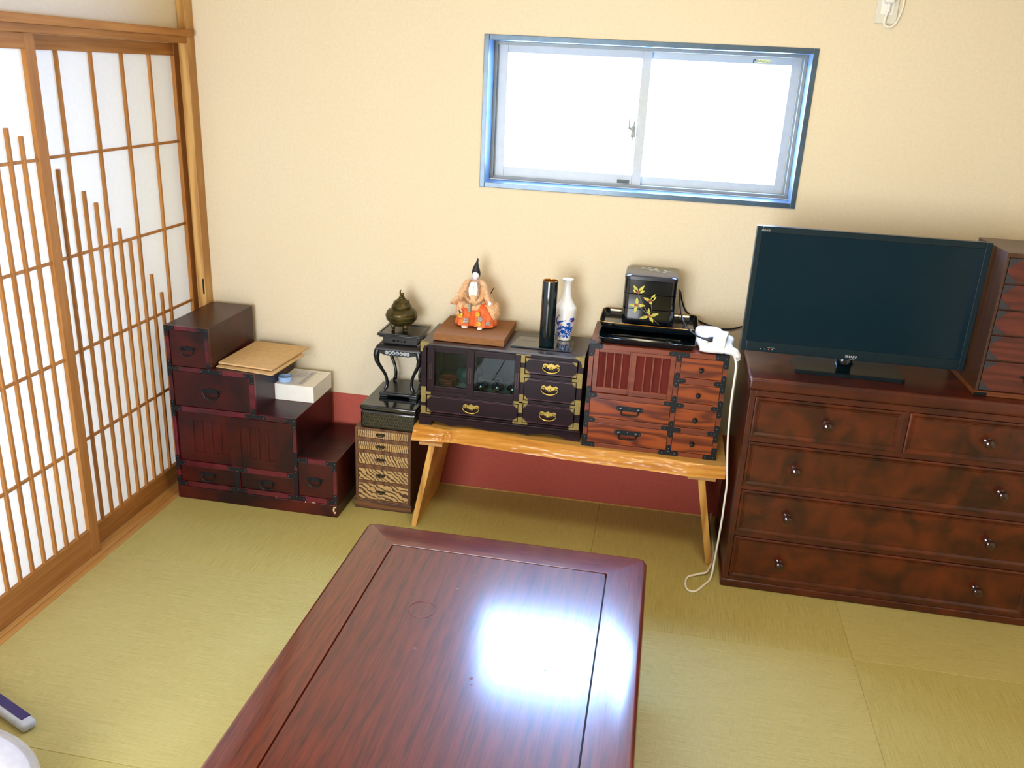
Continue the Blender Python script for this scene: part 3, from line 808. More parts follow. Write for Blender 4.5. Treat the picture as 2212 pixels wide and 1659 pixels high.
for i in range(9):
    a = i*2*PI/9; m.blob((bc[0]+.030*math.cos(a), bc[1]+.030*math.sin(a), .8365), (.003, .003, .003), nu=8, nv=6)
lid = finish(m, 'lid', BRONZE, ib)
m = M(); m.blob((bc[0], bc[1], .853), (.013, .012, .007), amp=.5, freq=70, nu=16, nv=10)
m.blob((bc[0]-.002, bc[1], .862), (.008, .009, .010), amp=.5, freq=80, nu=14, nv=10); m.blob((bc[0]+.004, bc[1]-.004, .869), (.006, .006, .006), amp=.4, freq=90, nu=12, nv=8)
m.tube([(bc[0]-.004, bc[1], .868), (bc[0]-.006, bc[1], .877), (bc[0]-.003, bc[1], .884)], [.0045, .003, .002], 8, smooth=3)
finish(m, 'lion_finial', BRONZE, lid)

# ================================================================== BENCH
be = thing('live_edge_bench', 'pale wooden bench with rough live edge carrying the two cabinets', 'bench', (1.585, -.22, 0))
te = [(.997, -.350), (1.013, -.338), (1.07, -.350), (1.13, -.362), (1.17, -.335), (1.215, -.320), (1.315, -.334), (1.415, -.356), (1.51, -.366), (1.60, -.372), (1.695, -.375), (1.876, -.380), (2.018, -.395), (2.10, -.405), (2.150, -.404), (2.176, -.400)]
bo = [(.992, -.396), (1.08, -.382), (1.165, -.374), (1.328, -.387), (1.517, -.401), (1.702, -.412), (1.882, -.414), (2.04, -.425), (2.177, -.412)]
def interp(T_, x):
    for (a, b1), (c, d1) in zip(T_, T_[1:]):
        if a <= x <= c: return b1+(d1-b1)*(x-a)/(c-a)
    return T_[0][1] if x < T_[0][0] else T_[-1][1]
N = 300; m = M(); top = []; rows = []
for i in range(N+1):
    x = .996 + (2.176-.996)*i/N
    yt = interp(te, x); yb = interp(bo, x)
    row = []
    K = 16
    for k in range(K+1):
        t = k/K; z = .415 - .045*t
        y = yt + (yb-yt)*t**.7
        if 0 < k < K:
            y += .0030*noise.noise(Vector((x*10, z*120, 1))) + .0013*noise.noise(Vector((x*34, z*420, 5)))
            kn = math.exp(-((x-1.125)/.03)**2); y += kn*.010*noise.noise(Vector((x*60, z*60, 9)))
        row.append(Vector((x, y, z)))
    rows.append(row)
vr = [[m.bm.verts.new(p) for p in r] for r in rows]
bt = [m.bm.verts.new((r[0].x, -.035, .415)) for r in rows]; bb = [m.bm.verts.new((r[0].x, -.035, .370)) for r in rows]
for i in range(N):
    for k in range(K):
        f = m.bm.faces.new([vr[i][k], vr[i][k+1], vr[i+1][k+1], vr[i+1][k]]); f.material_index = 1; f.smooth = True
    m.bm.faces.new([vr[i][0], vr[i+1][0], bt[i+1], bt[i]]); m.bm.faces.new([bt[i], bt[i+1], bb[i+1], bb[i]]); m.bm.faces.new([bb[i], bb[i+1], vr[i+1][K], vr[i][K]])
m.bm.faces.new(vr[0][::-1]+[bt[0], bb[0]][::1]) if False else m.bm.faces.new([bt[0], bb[0]]+vr[0][::-1])
m.bm.faces.new(vr[N]+[bb[N], bt[N]])
bmesh.ops.recalc_face_normals(m.bm, faces=m.bm.faces)
finish(m, 'seat_slab', [BENCH, BENCHE], be, sharp=60)
for pts, nm in (([(1.069, .362), (1.092, .362), (1.020, 0), (.999, 0)], 'leg'), ([(2.082, .352), (2.108, .352), (2.176, 0), (2.152, 0)], 'leg')):
    m = M(); m.prism(pts, 'y', -.398, -.050); finish(m, nm, BENCHL, be)
for x0, x1, z0 in ((1.030, 1.122, .360), (2.045, 2.146, .350)):
    m = M(); m.box(x0, x1, -.402, -.045, z0, .3705, .002); finish(m, 'cleat', CLEAT, be)

# ================================================================== GLASS FRONTED CABINET
GY, GB = -.325, -.062
Z0 = .4155
gc = thing('glass_door_cabinet', 'dark rosewood cabinet with two glass sliding doors and brass corners on the bench', 'cabinet', (1.32, -.19, Z0))
X0, X1 = 1.014, 1.629
# plinth with scalloped front
N = 60; pts = [(X0-.005, .458), (X1+.006, .458), (X1+.006, Z0)]
for i in range(N+1):
    t = i/N; u = X1-.045-(X1-X0-.09)*t
    a = abs(2*t-1)
    pts.append((u, Z0+.003+.016*abs(math.sin(3.5*PI*t))**.7*(.65+.35*math.cos(2*PI*t))))
pts += [(X0+.045, Z0), (X0-.005, Z0)]
m = M(); m.prism(pts, 'y', GY-.006, GY+.008)
m.prism([(GY+.008, Z0), (GY+.05, Z0+.012), (GB-.03, Z0+.012), (GB, Z0), (GB, .458), (GY+.008, .458)], 'x', X0-.005, X0+.008)
m.prism([(GY+.008, Z0), (GY+.05, Z0+.012), (GB-.03, Z0+.012), (GB, Z0), (GB, .458), (GY+.008, .458)], 'x', X1-.008, X1+.006)
m.box(X0-.007, X1+.008, GY-.008, GB, .449, .459, .003, seg=3)
finish(m, 'plinth', CABW, gc)
# carcass, hollow behind the glass
m = M(); c_ = .02
m.box(X0, X0+.020, GY, GB, .459, .738, .001); m.box(X1-.02, X1, GY, GB, .459, .738, .001)
m.box(X0+.02, X1-.02, GY, GB, .459, .465); m.box(X0+.02, X1-.02, GB-.006, GB, .465, .737)
m.box(X0+.02, 1.41, GY+.004, GB, .543, .556); m.box(1.396, 1.411, GY, GB, .465, .737)
m.box(X0+.02, 1.396, GY, GY+.012, .538, .552, .0008); m.box(1.411, X1-.02, GY, GY+.012, .546, .558, .0008); m.box(1.411, X1-.02, GY, GY+.012, .649, .663, .0008)
m.box(X0+.02, X1-.02, GY, GY+.012, .728, .738)
finish(m, 'carcass', CABW, gc)
m = M(); m.box(X0-.002, X1+.002, GY-.003, GB, .737, .747, .002, seg=3); finish(m, 'top', PLUMTOP, gc)
for (x0, x1, yy, pl) in ((1.035, 1.226, GY+.006, 1.050), (1.190, 1.396, GY-.004, 1.212)):
    d = M(); fw = .030
    d.box(x0, x0+fw, yy, yy+.012, .551, .734, .0015); d.box(x1-fw*.75, x1, yy, yy+.012, .551, .734, .0015)
    d.box(x0+fw, x1-fw*.75, yy, yy+.012, .710, .734, .0015); d.box(x0+fw, x1-fw*.75, yy, yy+.012, .551, .574, .0015)
    dd = finish(d, 'sliding_door', CABW, gc)
    g = M(); g.box(x0+fw-.002, x1-fw*.75+.002, yy+.005, yy+.007, .572, .712); finish(g, 'glass_pane', GLASS, dd)
    for xx in ((x0+.014,) if pl < 1.1 else (x0+.014, x1-.011)):
        g = M()
        prof_ = []
        for i in range(24):
            a = 2*PI*i/24; prof_.append((xx+.0048*math.cos(a), .632 + (.026 if math.sin(a) > 0 else -.026) + .005*math.sin(a)))
        inner = [(xx+(p[0]-xx)*.7, .632+(p[1]-.632)*.95) for p in prof_][::-1]
        g.prism(prof_, 'y', yy-.0012, yy+.001, holes=[inner]); finish(g, 'finger_groove', plain('worn_groove_edge', '3c2428', .3, coat=.3), dd)
# brass bat handle
def bat(parent, x, z, y, s=1.0):
    m = M()
    L = [(-.0325, .004), (-.030, .012), (-.023, .0165), (-.015, .0125), (-.010, .011), (-.0075, .0145), (-.004, .0135), (-.003, .0165), (0, .0175)]
    up = L + [(-a, b_) for a, b_ in L[-2::-1]]
    lo = [(.030, .001), (.024, -.002), (.018, .003), (.0135, -.001), (.008, -.001), (.006, -.006), (0, -.0075), (-.006, -.006), (-.008, -.001), (-.0135, -.001), (-.018, .003), (-.024, -.002), (-.030, .001)]
    m.prism([(x+a*s, z+b_*s) for a, b_ in up+lo], 'y', y-.0015, y)
    m.blob((x, y-.003, z-.001*s), (.005*s, .003, .005*s), nu=12, nv=8)
    for q in (-1, 1): m.blob((x+q*.021*s, y-.004, z+.005*s), (.004*s, .004, .004*s), nu=10, nv=8)
    pth = []
    for i in range(21):
        a = -PI*.62+PI*1.24*i/20
        pth.append((x+.0315*s*math.sin(a)*(1.0 if abs(a) < PI/2 else .93), y-.007, z+.001*s-.019*s*math.cos(a)))
    m.tube(pth, [.0016*s, .0024*s, .0034*s, .0024*s, .0016*s], 10)
    return finish(m, 'handle', BRASS, parent)
for (x0, x1, z0, z1, hx, hz_) in ((1.036, 1.395, .465, .538, 1.213, .500), (1.411, 1.608, .663, .728, 1.510, .695), (1.411, 1.608, .558, .649, 1.509, .609), (1.411, 1.608, .465, .546, 1.509, .505)):
    d = drawer(gc, x0, x1, z0, z1, GY, CABW, inset=.001, bev=.0015)
    m = M()
    for a in ((x0+.004, x1-.004, z0+.006, z0+.0072), (x0+.004, x1-.004, z1-.0082, z1-.007)): m.box(a[0], a[1], GY+.0002, GY+.0012, a[2], a[3])
    finish(m, 'edge_bead', plain('worn_bead', '5a3440', .3, coat=.3), d)
    bat(d, hx, hz_, GY+.001, 1.0)
    # scalloped corner plates
    for cx, cz, sx, sz in ((x0+.003, z0+.003, 1, 1), (x0+.003, z1-.003, 1, -1), (x1-.003, z0+.003, -1, 1), (x1-.003, z1-.003, -1, -1)):
        m = M(); pp = [(0, 0), (.019, 0)]
        for i in range(13):
            a = PI/2*i/12; rr_ = .0160+.0030*math.cos(a*12); rr_ = max(.010, rr_ - .004*math.sin(2*a))
            pp.append((rr_*math.cos(a), rr_*math.sin(a)))
        pp += [(0, .019)]
        P = [(cx+sx*a, cz+sz*b_) for a, b_ in pp]
        m.prism(P if sx*sz > 0 else P[::-1], 'y', GY-.0007, GY+.0012)
        finish(m, 'brass_corner', BRASS_D, d)
# brass frame fittings
def fit(rects):
    m = M()
    for k_, (x0, x1, z0, z1) in enumerate(rects):
        m.box(x0, x1, GY-.0022-.0003*k_, GY+.0004, z0, z1, .0006, seg=1)
    finish(m, 'brass_fitting', BRASS_D, gc)
fit([(1.376, 1.432, .733, .7465), (1.395, 1.4115, .705, .735)])
fit([(1.395, 1.4115, .628, .686), (1.411, 1.432, .650, .662)])
fit([(1.395, 1.4115, .528, .58), (1.411, 1.430, .546, .557)])
fit([(1.376, 1.41, .540, .551), (1.395, 1.4112, .505, .545)])
fit([(1.375, 1.433, .459, .4665), (1.395, 1.4112, .459, .488)])
fit([(1.608, 1.6285, .628, .686), (1.590, 1.609, .650, .662)])
fit([(1.608, 1.6285, .522, .58), (1.590, 1.609, .546, .557)])
fit([(1.608, 1.6285, .459, .488), (1.590, 1.61, .459, .4665)])
fit([(1.0145, 1.0345, .506, .57), (1.034, 1.054, .539, .550)])
fit([(1.0145, 1.0345, .459, .492), (1.034, 1.054, .459, .4665)])
# top corners: scalloped caps wrapping front and top
for cx, sx in ((X0-.002, 1), (X1+.002, -1)):
    m = M(); pp = [(0, 0), (.034, 0), (.031, -.006), (.026, -.008), (.022, -.013), (.014, -.014), (.012, -.021), (.009, -.026), (.0085, -.036), (0, -.038)]
    P = [(cx+sx*a, .7475+b_) for a, b_ in pp]
    m.prism(P if sx > 0 else P[::-1], 'y', GY-.0042, GY-.0018)
    P2 = [(cx+sx*a, GY-.004-b_*.8) for a, b_ in pp]
    m.prism(P2, 'z', .7468, .7482)
    finish(m, 'brass_corner', BRASS_D, gc)

# things inside the cabinet
m = M(); m.prism([(1.09, -.30), (1.40-.03, -.31), (1.36, -.15), (1.12, -.14)], 'z', .5565, .5572)
tag(finish(m, 'paper_sheet', plain('white_lining_paper', 'cfe0dc', .7)), 'white paper lining under the jars inside the glass cabinet', 'paper')
zc = .5575
for k in range(3):
    m = M(); r = .036
    m.lathe([(.018, 0), (.020, .004), (r-.004, .008), (r, .013), (r-.0015, .0135), (r-.006, .010), (.004, .0075)], 1.105, -.262, zc+k*.0105, 32)
    m.ring((1.105, -.262, zc+k*.0105+.0132), r-.0006, .0007, 'z', 32, 6, 1)
    tag(finish(m, 'saucer', [REDSAU, GOLD]), ['red lacquer saucer at the bottom of the stack behind glass', 'red lacquer saucer in the middle of the stack behind glass', 'red lacquer saucer topmost of the stack behind glass'][k], 'saucer', 'red saucers in the glass cabinet')
m = M(); m.lathe([(.02, 0), (.036, .008), (.050, .028), (.052, .045), (.046, .062), (.034, .070), (.030, .070)], 1.178, -.205, .5575, 36)
m.ring((1.178, -.205, .6275), .031, .002, 'z', 30, 8)
m.prism([(1.195, .610), (1.212, .618), (1.208, .59), (1.194, .585)], 'y', -.259, -.257, mi=1)
tag(finish(m, 'round_pot', [GREENPOT, plain('pale_tag', '9fb09a', .6)]), 'dark green round pot beside the red saucers inside the cabinet', 'pot')
for k, (x, y, tl) in enumerate(((1.238, -.262, 0), (1.300, -.258, .05), (1.362, -.262, .25))):
    j = thing('small_jar', ['left small black and gold jar behind the right glass door', 'middle small black and gold jar behind the right glass door', 'right small black and gold jar behind the right glass door'][k], 'jar', (x, y, .5575), 'black and gold jars in the glass cabinet')
    m = M(); m.lathe([(.010, 0), (.018, .004), (.0245, .014), (.023, .024), (.014, .032), (.011, .036), (.012, .042), (.0145, .045)], x, y, .5575, 28)
    finish(m, 'jar_body', BLACKLAC, j)
    m = M(); m.ring((x, y, .6030), .0145, .0011, 'z', 28, 6); finish(m, 'gold_rim', GOLD, j)
    m = M()
    for i in range(14):
        a = -PI/2 + random.uniform(-.8, .8); zz_ = random.uniform(.008, .022); rr_ = .0235
        m.blob((x+rr_*math.cos(a), y+rr_*math.sin(a), .5575+zz_), (.0022, .0012, .0016), nu=8, nv=6)
    finish(m, 'gold_motif', GOLD, j)

# ---- display base + doll
m = M(); m.box(1.050, 1.323, -.294, -.030, .7485, .775, .0012)
tag(finish(m, 'display_base', CARTON), 'flat tan board under the seated doll on the glass cabinet', 'board')

DX, DY, DZ = 1.18, -.125, .7755
dl = thing('court_doll', 'Japanese doll in orange and gold robes with tall black hat on the tan board', 'doll', (DX, DY, DZ))
def ellring(cx, cy, z, rx, ry, folds=0, amp=0, ph=0, n=56, tiltx=0, tilty=0):
    out = []
    for i in range(n):
        a = 2*PI*i/n; k = 1 + amp*math.cos(folds*a+ph) if folds else 1
        x = rx*math.cos(a)*k; y = ry*math.sin(a)*k
        out.append(Vector((cx+x, cy+y, z + tiltx*x + tilty*y)))
    return out
# trousers: two puffed legs
for sgn, cx, name in ((-1, 1.145, 'trouser_leg'), (1, 1.212, 'trouser_leg')):
    m = M(); w_ = .046 if sgn < 0 else .052
    m.loft([ellring(cx, -.135, .781, w_*.92, .050, 9, .05), ellring(cx, -.135, .7835, w_, .055, 9, .06), ellring(cx-.001*sgn, -.133, .80, w_*.97, .053, 9, .05), ellring(cx-.006*sgn, -.13, .825, w_*.83, .048, 9, .04), ellring(cx-.012*sgn, -.125, .848, w_*.62, .042, 9, .03), ellring(cx-.02*sgn, -.12, .865, w_*.4, .03)])
    o = finish(m, name, ORANGE, dl, sharp=70)
    m = M()
    for (fx, fz, r, mi) in (((1.128, .842-.02, .010, 1), (1.152, .806, .011, 0), (1.140, .80, .006, 1)) if sgn < 0 else ((1.196, .833, .010, 1), (1.207, .816, .010, 0), (1.203, .797, .010, 1), (1.238, .800, .009, 0))):
        # chrysanthemum petals hugging the cloth front
        for q in range(12):
            a = q*PI/6
            px_, pz_ = fx+r*.6*math.cos(a), fz+r*.6*math.sin(a)
            # front surface depth of the leg at that height
            dx = (px_-cx)/w_; yy = -.135 - .0545*math.sqrt(max(0, 1-min(1, dx*dx)))*(1 - max(0, (pz_-.79))*2.2) - .0035
            m.blob((px_, yy, pz_), (r*.42*abs(math.cos(a))+.0016, .0022, r*.42*abs(math.sin(a))+.0016), nu=8, nv=6, mi=mi)
        dx = (fx-cx)/w_; yy = -.135 - .0545*math.sqrt(max(0, 1-min(1, dx*dx)))*(1-max(0, (fz-.79))*2.2) - .0045
        m.blob((fx, yy, fz), (r*.3, .002, r*.3), nu=8, nv=6, mi=mi)
    finish(m, 'embroidered_flower', [SILVERF, GOLDF], o)
for x, y, a in ((1.147, -.186, .15), (1.208, -.194, -.1)):
    m = M(); m.blob((x, y, .7805), (.013 if a > 0 else .010, .016, .005), p=2.4, nu=16, nv=10); finish(m, 'foot', WHITEC, dl)
# body and neck: one continuous figure
m = M(); m.loft([ellring(1.166, -.115, z, rx, ry) for z, rx, ry in ((.845, .030, .026), (.88, .031, .026), (.92, .033, .024), (.945, .028, .018), (.952, .012, .010), (.960, .0085, .0085), (.966, .0085, .0085))])
finish(m, 'body', SKINW, dl)
# head
m = M(); hc = Vector((1.1705, -.123, .972))
m.blob(hc, (.0135, .0145, .0185), nu=24, nv=18)
m.blob(hc+Vector((0, -.0143, -.0015)), (.0018, .0022, .0035), nu=8, nv=6)
for s_ in (-1, 1): m.blob(hc+Vector((s_*.0135, .002, -.001)), (.002, .003, .0045), nu=8, nv=6)
hd = finish(m, 'head', SKINW, dl)
m = M()
for s_ in (-1, 1):
    m.blob(hc+Vector((s_*.0048, -.0137, .0015)), (.0022, .0006, .0006), nu=8, nv=6); m.blob(hc+Vector((s_*.0048, -.0125, .0075)), (.0018, .0006, .0007), nu=8, nv=6)
m.blob(hc+Vector((0, -.0142, -.008)), (.0022, .0008, .0008), nu=8, nv=6, mi=1)
finish(m, 'face_paint', [HAIR, REDG], hd)
m = M(); m.loft([ellring(1.1705, -.117, .962, .0135, .0115), ellring(1.1705, -.116, .970, .0168, .0140), ellring(1.1705, -.117, .982, .0172, .0155), ellring(1.1705, -.119, .990, .0155, .0150), ellring(1.1705, -.119, 1.002, .0120, .0115), ellring(1.1715, -.118, 1.012, .0078, .0078), ellring(1.1735, -.117, 1.022, .0046, .0046), ellring(1.175, -.1165, 1.032, .0034, .0034), ellring(1.1755, -.1165, 1.0375, .0016, .0016)])
finish(m, 'tall_hat', HAIR, dl)
m = M(); m.tube([(1.158, -.131, .966), (1.163, -.136, .956), (1.1695, -.138, .951), (1.177, -.136, .956), (1.183, -.130, .966)], .0011, 6, smooth=4); m.tube([(1.1695, -.138, .951), (1.171, -.147, .935), (1.167, -.148, .92)], .0009, 6, smooth=3)
finish(m, 'hat_cord', plain('lilac_cord', 'a090c8', .5), dl)
# inner white robe panel
m = M(); m.prism([(1.157, .948), (1.182, .948), (1.186, .92), (1.180, .893), (1.165, .878), (1.152, .893), (1.148, .92)], 'y', -.1475, -.13); finish(m, 'inner_robe', WHITEC, dl)
# outer coat: torso with skirt flap
m = M(); m.loft([ellring(1.172, -.118, .842, .052, .050, 6, .05), ellring(1.171, -.118, .855, .050, .047, 6, .04), ellring(1.169, -.117, .872, .042, .037), ellring(1.168, -.115, .90, .044, .0325), ellring(1.168, -.114, .928, .040, .030), ellring(1.168, -.113, .945, .031, .024), ellring(1.169, -.112, .955, .015, .013)])
ct = finish(m, 'coat', PEACH, dl, sharp=70)
# sash lines & lapels
m = M()
m.tube([(1.127, -.143, .878), (1.15, -.158, .866), (1.172, -.161, .864), (1.195, -.155, .869), (1.208, -.143, .880)], .0035, 8, smooth=5)
m.tube([(1.156, -.134, .952), (1.147, -.148, .93), (1.145, -.152, .90), (1.155, -.155, .88)], .0038, 8, smooth=5); m.tube([(1.184, -.134, .952), (1.190, -.147, .93), (1.190, -.151, .90), (1.180, -.155, .88)], .0038, 8, smooth=5)
finish(m, 'coat_lapel', PEACH2, ct)
m = M(); m.prism([(1.157, .870), (1.166, .870), (1.166, .838), (1.156, .838)], 'y', -.182, -.165); finish(m, 'sash_end', plain('sage_sash', '97917a', .6), dl)
# sleeves: broad drooping wings
def sleeve(pts, name, mat):
    m = M(); rings = []
    for (cx, cy, cz, a, b_, tw) in pts:
        ring = []
        for i in range(32):
            t = 2*PI*i/32
            u = a*math.cos(t); v_ = b_*math.sin(t)
            ring.append(Vector((cx + v_*math.sin(tw), cy + u, cz + v_*math.cos(tw))))
        rings.append(ring)
    m.loft(rings); return finish(m, name, mat, dl, sharp=70)
sl = sleeve([(1.152, -.113, .934, .020, .018, 0), (1.137, -.116, .918, .025, .034, .05), (1.121, -.120, .901, .028, .044, .12), (1.106, -.125, .888, .029, .041, .3), (1.093, -.128, .876, .026, .030, .55), (1.085, -.130, .871, .018, .018, .7)], 'sleeve', PEACH)
sr = sleeve([(1.186, -.113, .934, .020, .018, 0), (1.202, -.115, .916, .026, .036, -.05), (1.217, -.118, .897, .030, .046, -.12), (1.231, -.120, .880, .031, .044, -.25), (1.243, -.118, .868, .028, .034, -.45), (1.250, -.118, .860, .018, .020, -.6)], 'sleeve', PEACH)
m = M()
m.loft([ellring(1.232, -.110, .862, .030, .034), ellring(1.238, -.112, .84, .032, .040), ellring(1.243, -.114, .82, .029, .042, 5, .05), ellring(1.246, -.114, .797, .018, .034, 5, .06), ellring(1.247, -.114, .788, .006, .012)])
finish(m, 'coat_train', PEACH, dl, sharp=70)
m = M(); m.loft([ellring(1.122, -.108, .868, .022, .030), ellring(1.116, -.110, .845, .022, .036), ellring(1.111, -.108, .815, .017, .034, 5, .05), ellring(1.108, -.106, .795, .008, .016)])
finish(m, 'coat_train', PEACH, dl, sharp=70)
m = M(); random.seed(5)
for (sx_, chain) in ((-1, [(1.135, -.116, .925, .024, .026), (1.118, -.120, .905, .027, .034), (1.104, -.125, .888, .028, .034)]), (1, [(1.203, -.114, .920, .024, .030), (1.219, -.116, .900, .027, .038), (1.232, -.118, .882, .029, .040)])):
    for (cx, cy, cz, a_, b_) in chain:
        for q in range(6):
            t = -PI/2 + random.uniform(-.75, .95); x = cx + random.uniform(-.006, .006)
            y = cy + a_*math.sin(t)*.99; z = cz - b_*math.cos(t)*random.choice((-1, 1))*.9
            m.blob((x, y+.0012, z), (random.uniform(.002, .0045), .0018, random.uniform(.0008, .002)), nu=8, nv=6)
finish(m, 'woven_pattern', plain('ivory_thread', 'dcc7a8', .6), ct)
def doll_hand(c, d, s=1.0):
    """palm and five separate curled fingers"""
    m = M(); c = Vector(c)
    m.blob(c, (.0052*s, .0035*s, .0058*s), p=2.4, nu=12, nv=10)
    for q, l in enumerate((.0055, .007, .0075, .0065)):
        o = Vector((d*(-.0038+q*.0025), -.0015, -.004))*s
        m.tube([c+o, c+o+Vector((0, -.0025, -l*.55))*s, c+o+Vector((0, -.001, -l))*s], [.0013*s, .0012*s, .0009*s], 6, smooth=2)
    m.tube([c+Vector((-d*.0045, -.001, .001))*s, c+Vector((-d*.0075, -.0035, -.002))*s, c+Vector((-d*.0072, -.005, -.0055))*s], [.0014*s, .0013*s, .001*s], 6, smooth=2)
    return finish(m, 'hand', SKINW, dl)
doll_hand((1.128, -.178, .836), 1); doll_hand((1.236, -.158, .876), -1)
m = M(); m.prism([(1.122, .842), (1.130, .838), (1.131, .818), (1.128, .818)], 'y', -.187, -.184); m.tube([(1.121, -.184, .844), (1.128, -.184, .839), (1.137, -.184, .836)], .0009, 6)
finish(m, 'folded_fan', HAIR, dl)
m = M(); m.tube([(1.226, -.105, .894), (1.234, -.11, .911), (1.242, -.115, .926)], .0018, 8); finish(m, 'sword_hilt', HAIR, dl)
m = M(); m.blob((1.133, -.186, .829), (.006, .002, .005), nu=10, nv=8); finish(m, 'gold_fan_cord', GOLDF, dl)

# ---- black board, tube, vase
m = M()
m.prism([(1.345, -.279), (1.577, -.279), (1.577, -.205), (1.356, -.205)], 'z', .7485, .7535); m.prism([(1.350, -.203), (1.577, -.203), (1.575, -.152), (1.362, -.152)], 'z', .7485, .7535)
m.box(1.35, 1.575, -.206, -.202, .7485, .7525)
tag(finish(m, 'black_board', BLACKLAC), 'thin black lacquer board under the tall tube on the glass cabinet', 'board')
cb = thing('cylinder_vase', 'tall narrow black cylinder vase with amber inside on the black board', 'vase', (1.4765, -.240, .754))
m = M(); R0 = .0292
m.lathe([(R0-.004, 0), (R0-.001, .001), (R0, .004), (R0, .247), (R0-.0005, .2495)], 1.4765, -.240, .7542, 48, cap=False)
m.lathe([(0.001, 0.0005), (R0-.004, 0)], 1.4765, -.240, .7542, 48, cap=False)
finish(m, 'outer_wall', BAMB, cb)
m = M(); m.lathe([(R0-.0035, .2480), (R0-.0035, .01), (.001, .008)], 1.4765, -.240, .7542, 48, cap=False)
finish(m, 'inner_wall', INNER, cb)
m = M(); m.lathe([(R0-.0005, .2492), (R0-.0015, .2506), (R0-.003, .2502), (R0-.0035, .2478)], 1.4765, -.240, .7542, 48, cap=False); finish(m, 'rim', GOLD, cb)
vs = thing('porcelain_vase', 'white bottle vase with blue peacock and flowers behind the black cylinder', 'vase', (1.530, -.135, .7535))
VX, VY, VZ = 1.5300, -.1365, .7540
m = M()
vp = [(.020, 0), (.0255, .001), (.0262, .006), (.0255, .010), (.0285, .020), (.0345, .050), (.0385, .085), (.0402, .110), (.0405, .125), (.0385, .131), (.030, .142), (.0215, .158), (.0165, .175), (.0140, .195), (.0137, .212), (.0155, .226), (.0205, .2345), (.0222, .2370), (.0208, .2378), (.0135, .230), (.0115, .215)]
m.lathe(vp, VX, VY, VZ, 56, cap=False); m.lathe([(.001, 0.0004), (.020, 0)], VX, VY, VZ, 56, cap=False)
vb_ = finish(m, 'vase_body', PORC, vs)
def vr_(z):
    for (r0_, z0_), (r1_, z1_) in zip(vp, vp[1:]):
        if z0_ <= z <= z1_: return r0_+(r1_-r0_)*(z-z0_)/(z1_-z0_)
    return .03
def dec(m, pts, mi=0, off=.0004):
    """polygon painted on the vase: pts in (arc metres from front, height)"""
    tri = tessellate_polygon([[Vector((p[0], p[1], 0)) for p in pts]])
    V = []
    for u, z in pts:
        r = vr_(z)+off; a = -PI/2 - .02 + u/.031; V.append(m.bm.verts.new((VX+r*math.cos(a), VY+r*math.sin(a), VZ+z)))
    for t in tri:
        if len(set(t)) < 3: continue
        try: f = m.bm.faces.new([V[i] for i in t]); f.material_index = mi
        except ValueError: pass
def brush(m, path, ws, mi=0):
    P = [Vector(p) for p in path]; Q = []
    for i in range(len(P)-1):
        for k in range(5): Q.append(P[i].lerp(P[i+1], k/5))
    Q.append(P[-1]); n = len(Q)
    for i in range(n-1):
        d = (Q[i+1]-Q[i]).normalized(); nn = Vector((-d.y, d.x))
        w0 = ws[min(int(i/(n-1)*(len(ws)-1)), len(ws)-1)]; w1 = ws[min(int((i+1)/(n-1)*(len(ws)-1)), len(ws)-1)]
        dec(m, [tuple(Q[i]-nn*w0), tuple(Q[i+1]-nn*w1), tuple(Q[i+1]+nn*w1), tuple(Q[i]+nn*w0)], mi)
m = M()
brush(m, [(-.017, .100), (-.021, .096), (-.026, .088), (-.029, .078), (-.026, .070), (-.018, .062), (-.008, .050)], [.0008, .0016, .0022, .003, .0045, .006, .007])
brush(m, [(-.018, .070), (-.012, .078), (-.002, .082), (.006, .085)], [.004, .003, .0015, .0008])
brush(m, [(-.017, .100), (-.011, .098)], [.001, .0004]); brush(m, [(-.018, .101), (-.014, .106)], [.001, .0004])
random.seed(11)
def leafp(x, z, L, a, w_=.35, mi=0):
    ca, sa = math.cos(a), math.sin(a); o = []
    for t, h in ((0, 0), (.3, w_*.8), (.6, w_), (1, 0), (.6, -w_), (.3, -w_*.8)):
        u = t*L; v_ = h*L*.5; o.append((x+u*ca-v_*sa, max(.012, z+u*sa+v_*ca)))
    dec(m, o, mi)
for q in range(80):
    x = random.uniform(-.034, .030); z = random.uniform(.014, .056) + (.006 if x > -.015 else -.008)
    leafp(x, z, random.uniform(.008, .016), random.uniform(-2.5, .9), random.uniform(.3, .6))
for q in range(16): leafp(random.uniform(-.012, .020), random.uniform(.048, .062), random.uniform(.008, .013), random.uniform(-.9, .2), .4)
brush(m, [(.002, .060), (.012, .064), (.022, .066), (.024, .072)], [.0007, .0007])
for a in (.3, 1.6, 2.6, -1.2): leafp(.017, .068, .011, a, .7)
for a in (0, 1, 2, 3, 4, 5): leafp(.027, .086, .012, a*1.047+.2, .7)
for a in (0, 1.2, 2.4, 3.6, 4.8): leafp(.030, .084, .009, a, .8, 1)
leafp(-.012, .062, .008, .5, .9, 2); leafp(-.009, .064, .007, 1.4, .9, 2)
finish(m, 'painted_decoration', [COBALT, REDG, plain('pink_glaze', 'd79a8e', .2)], vb_)

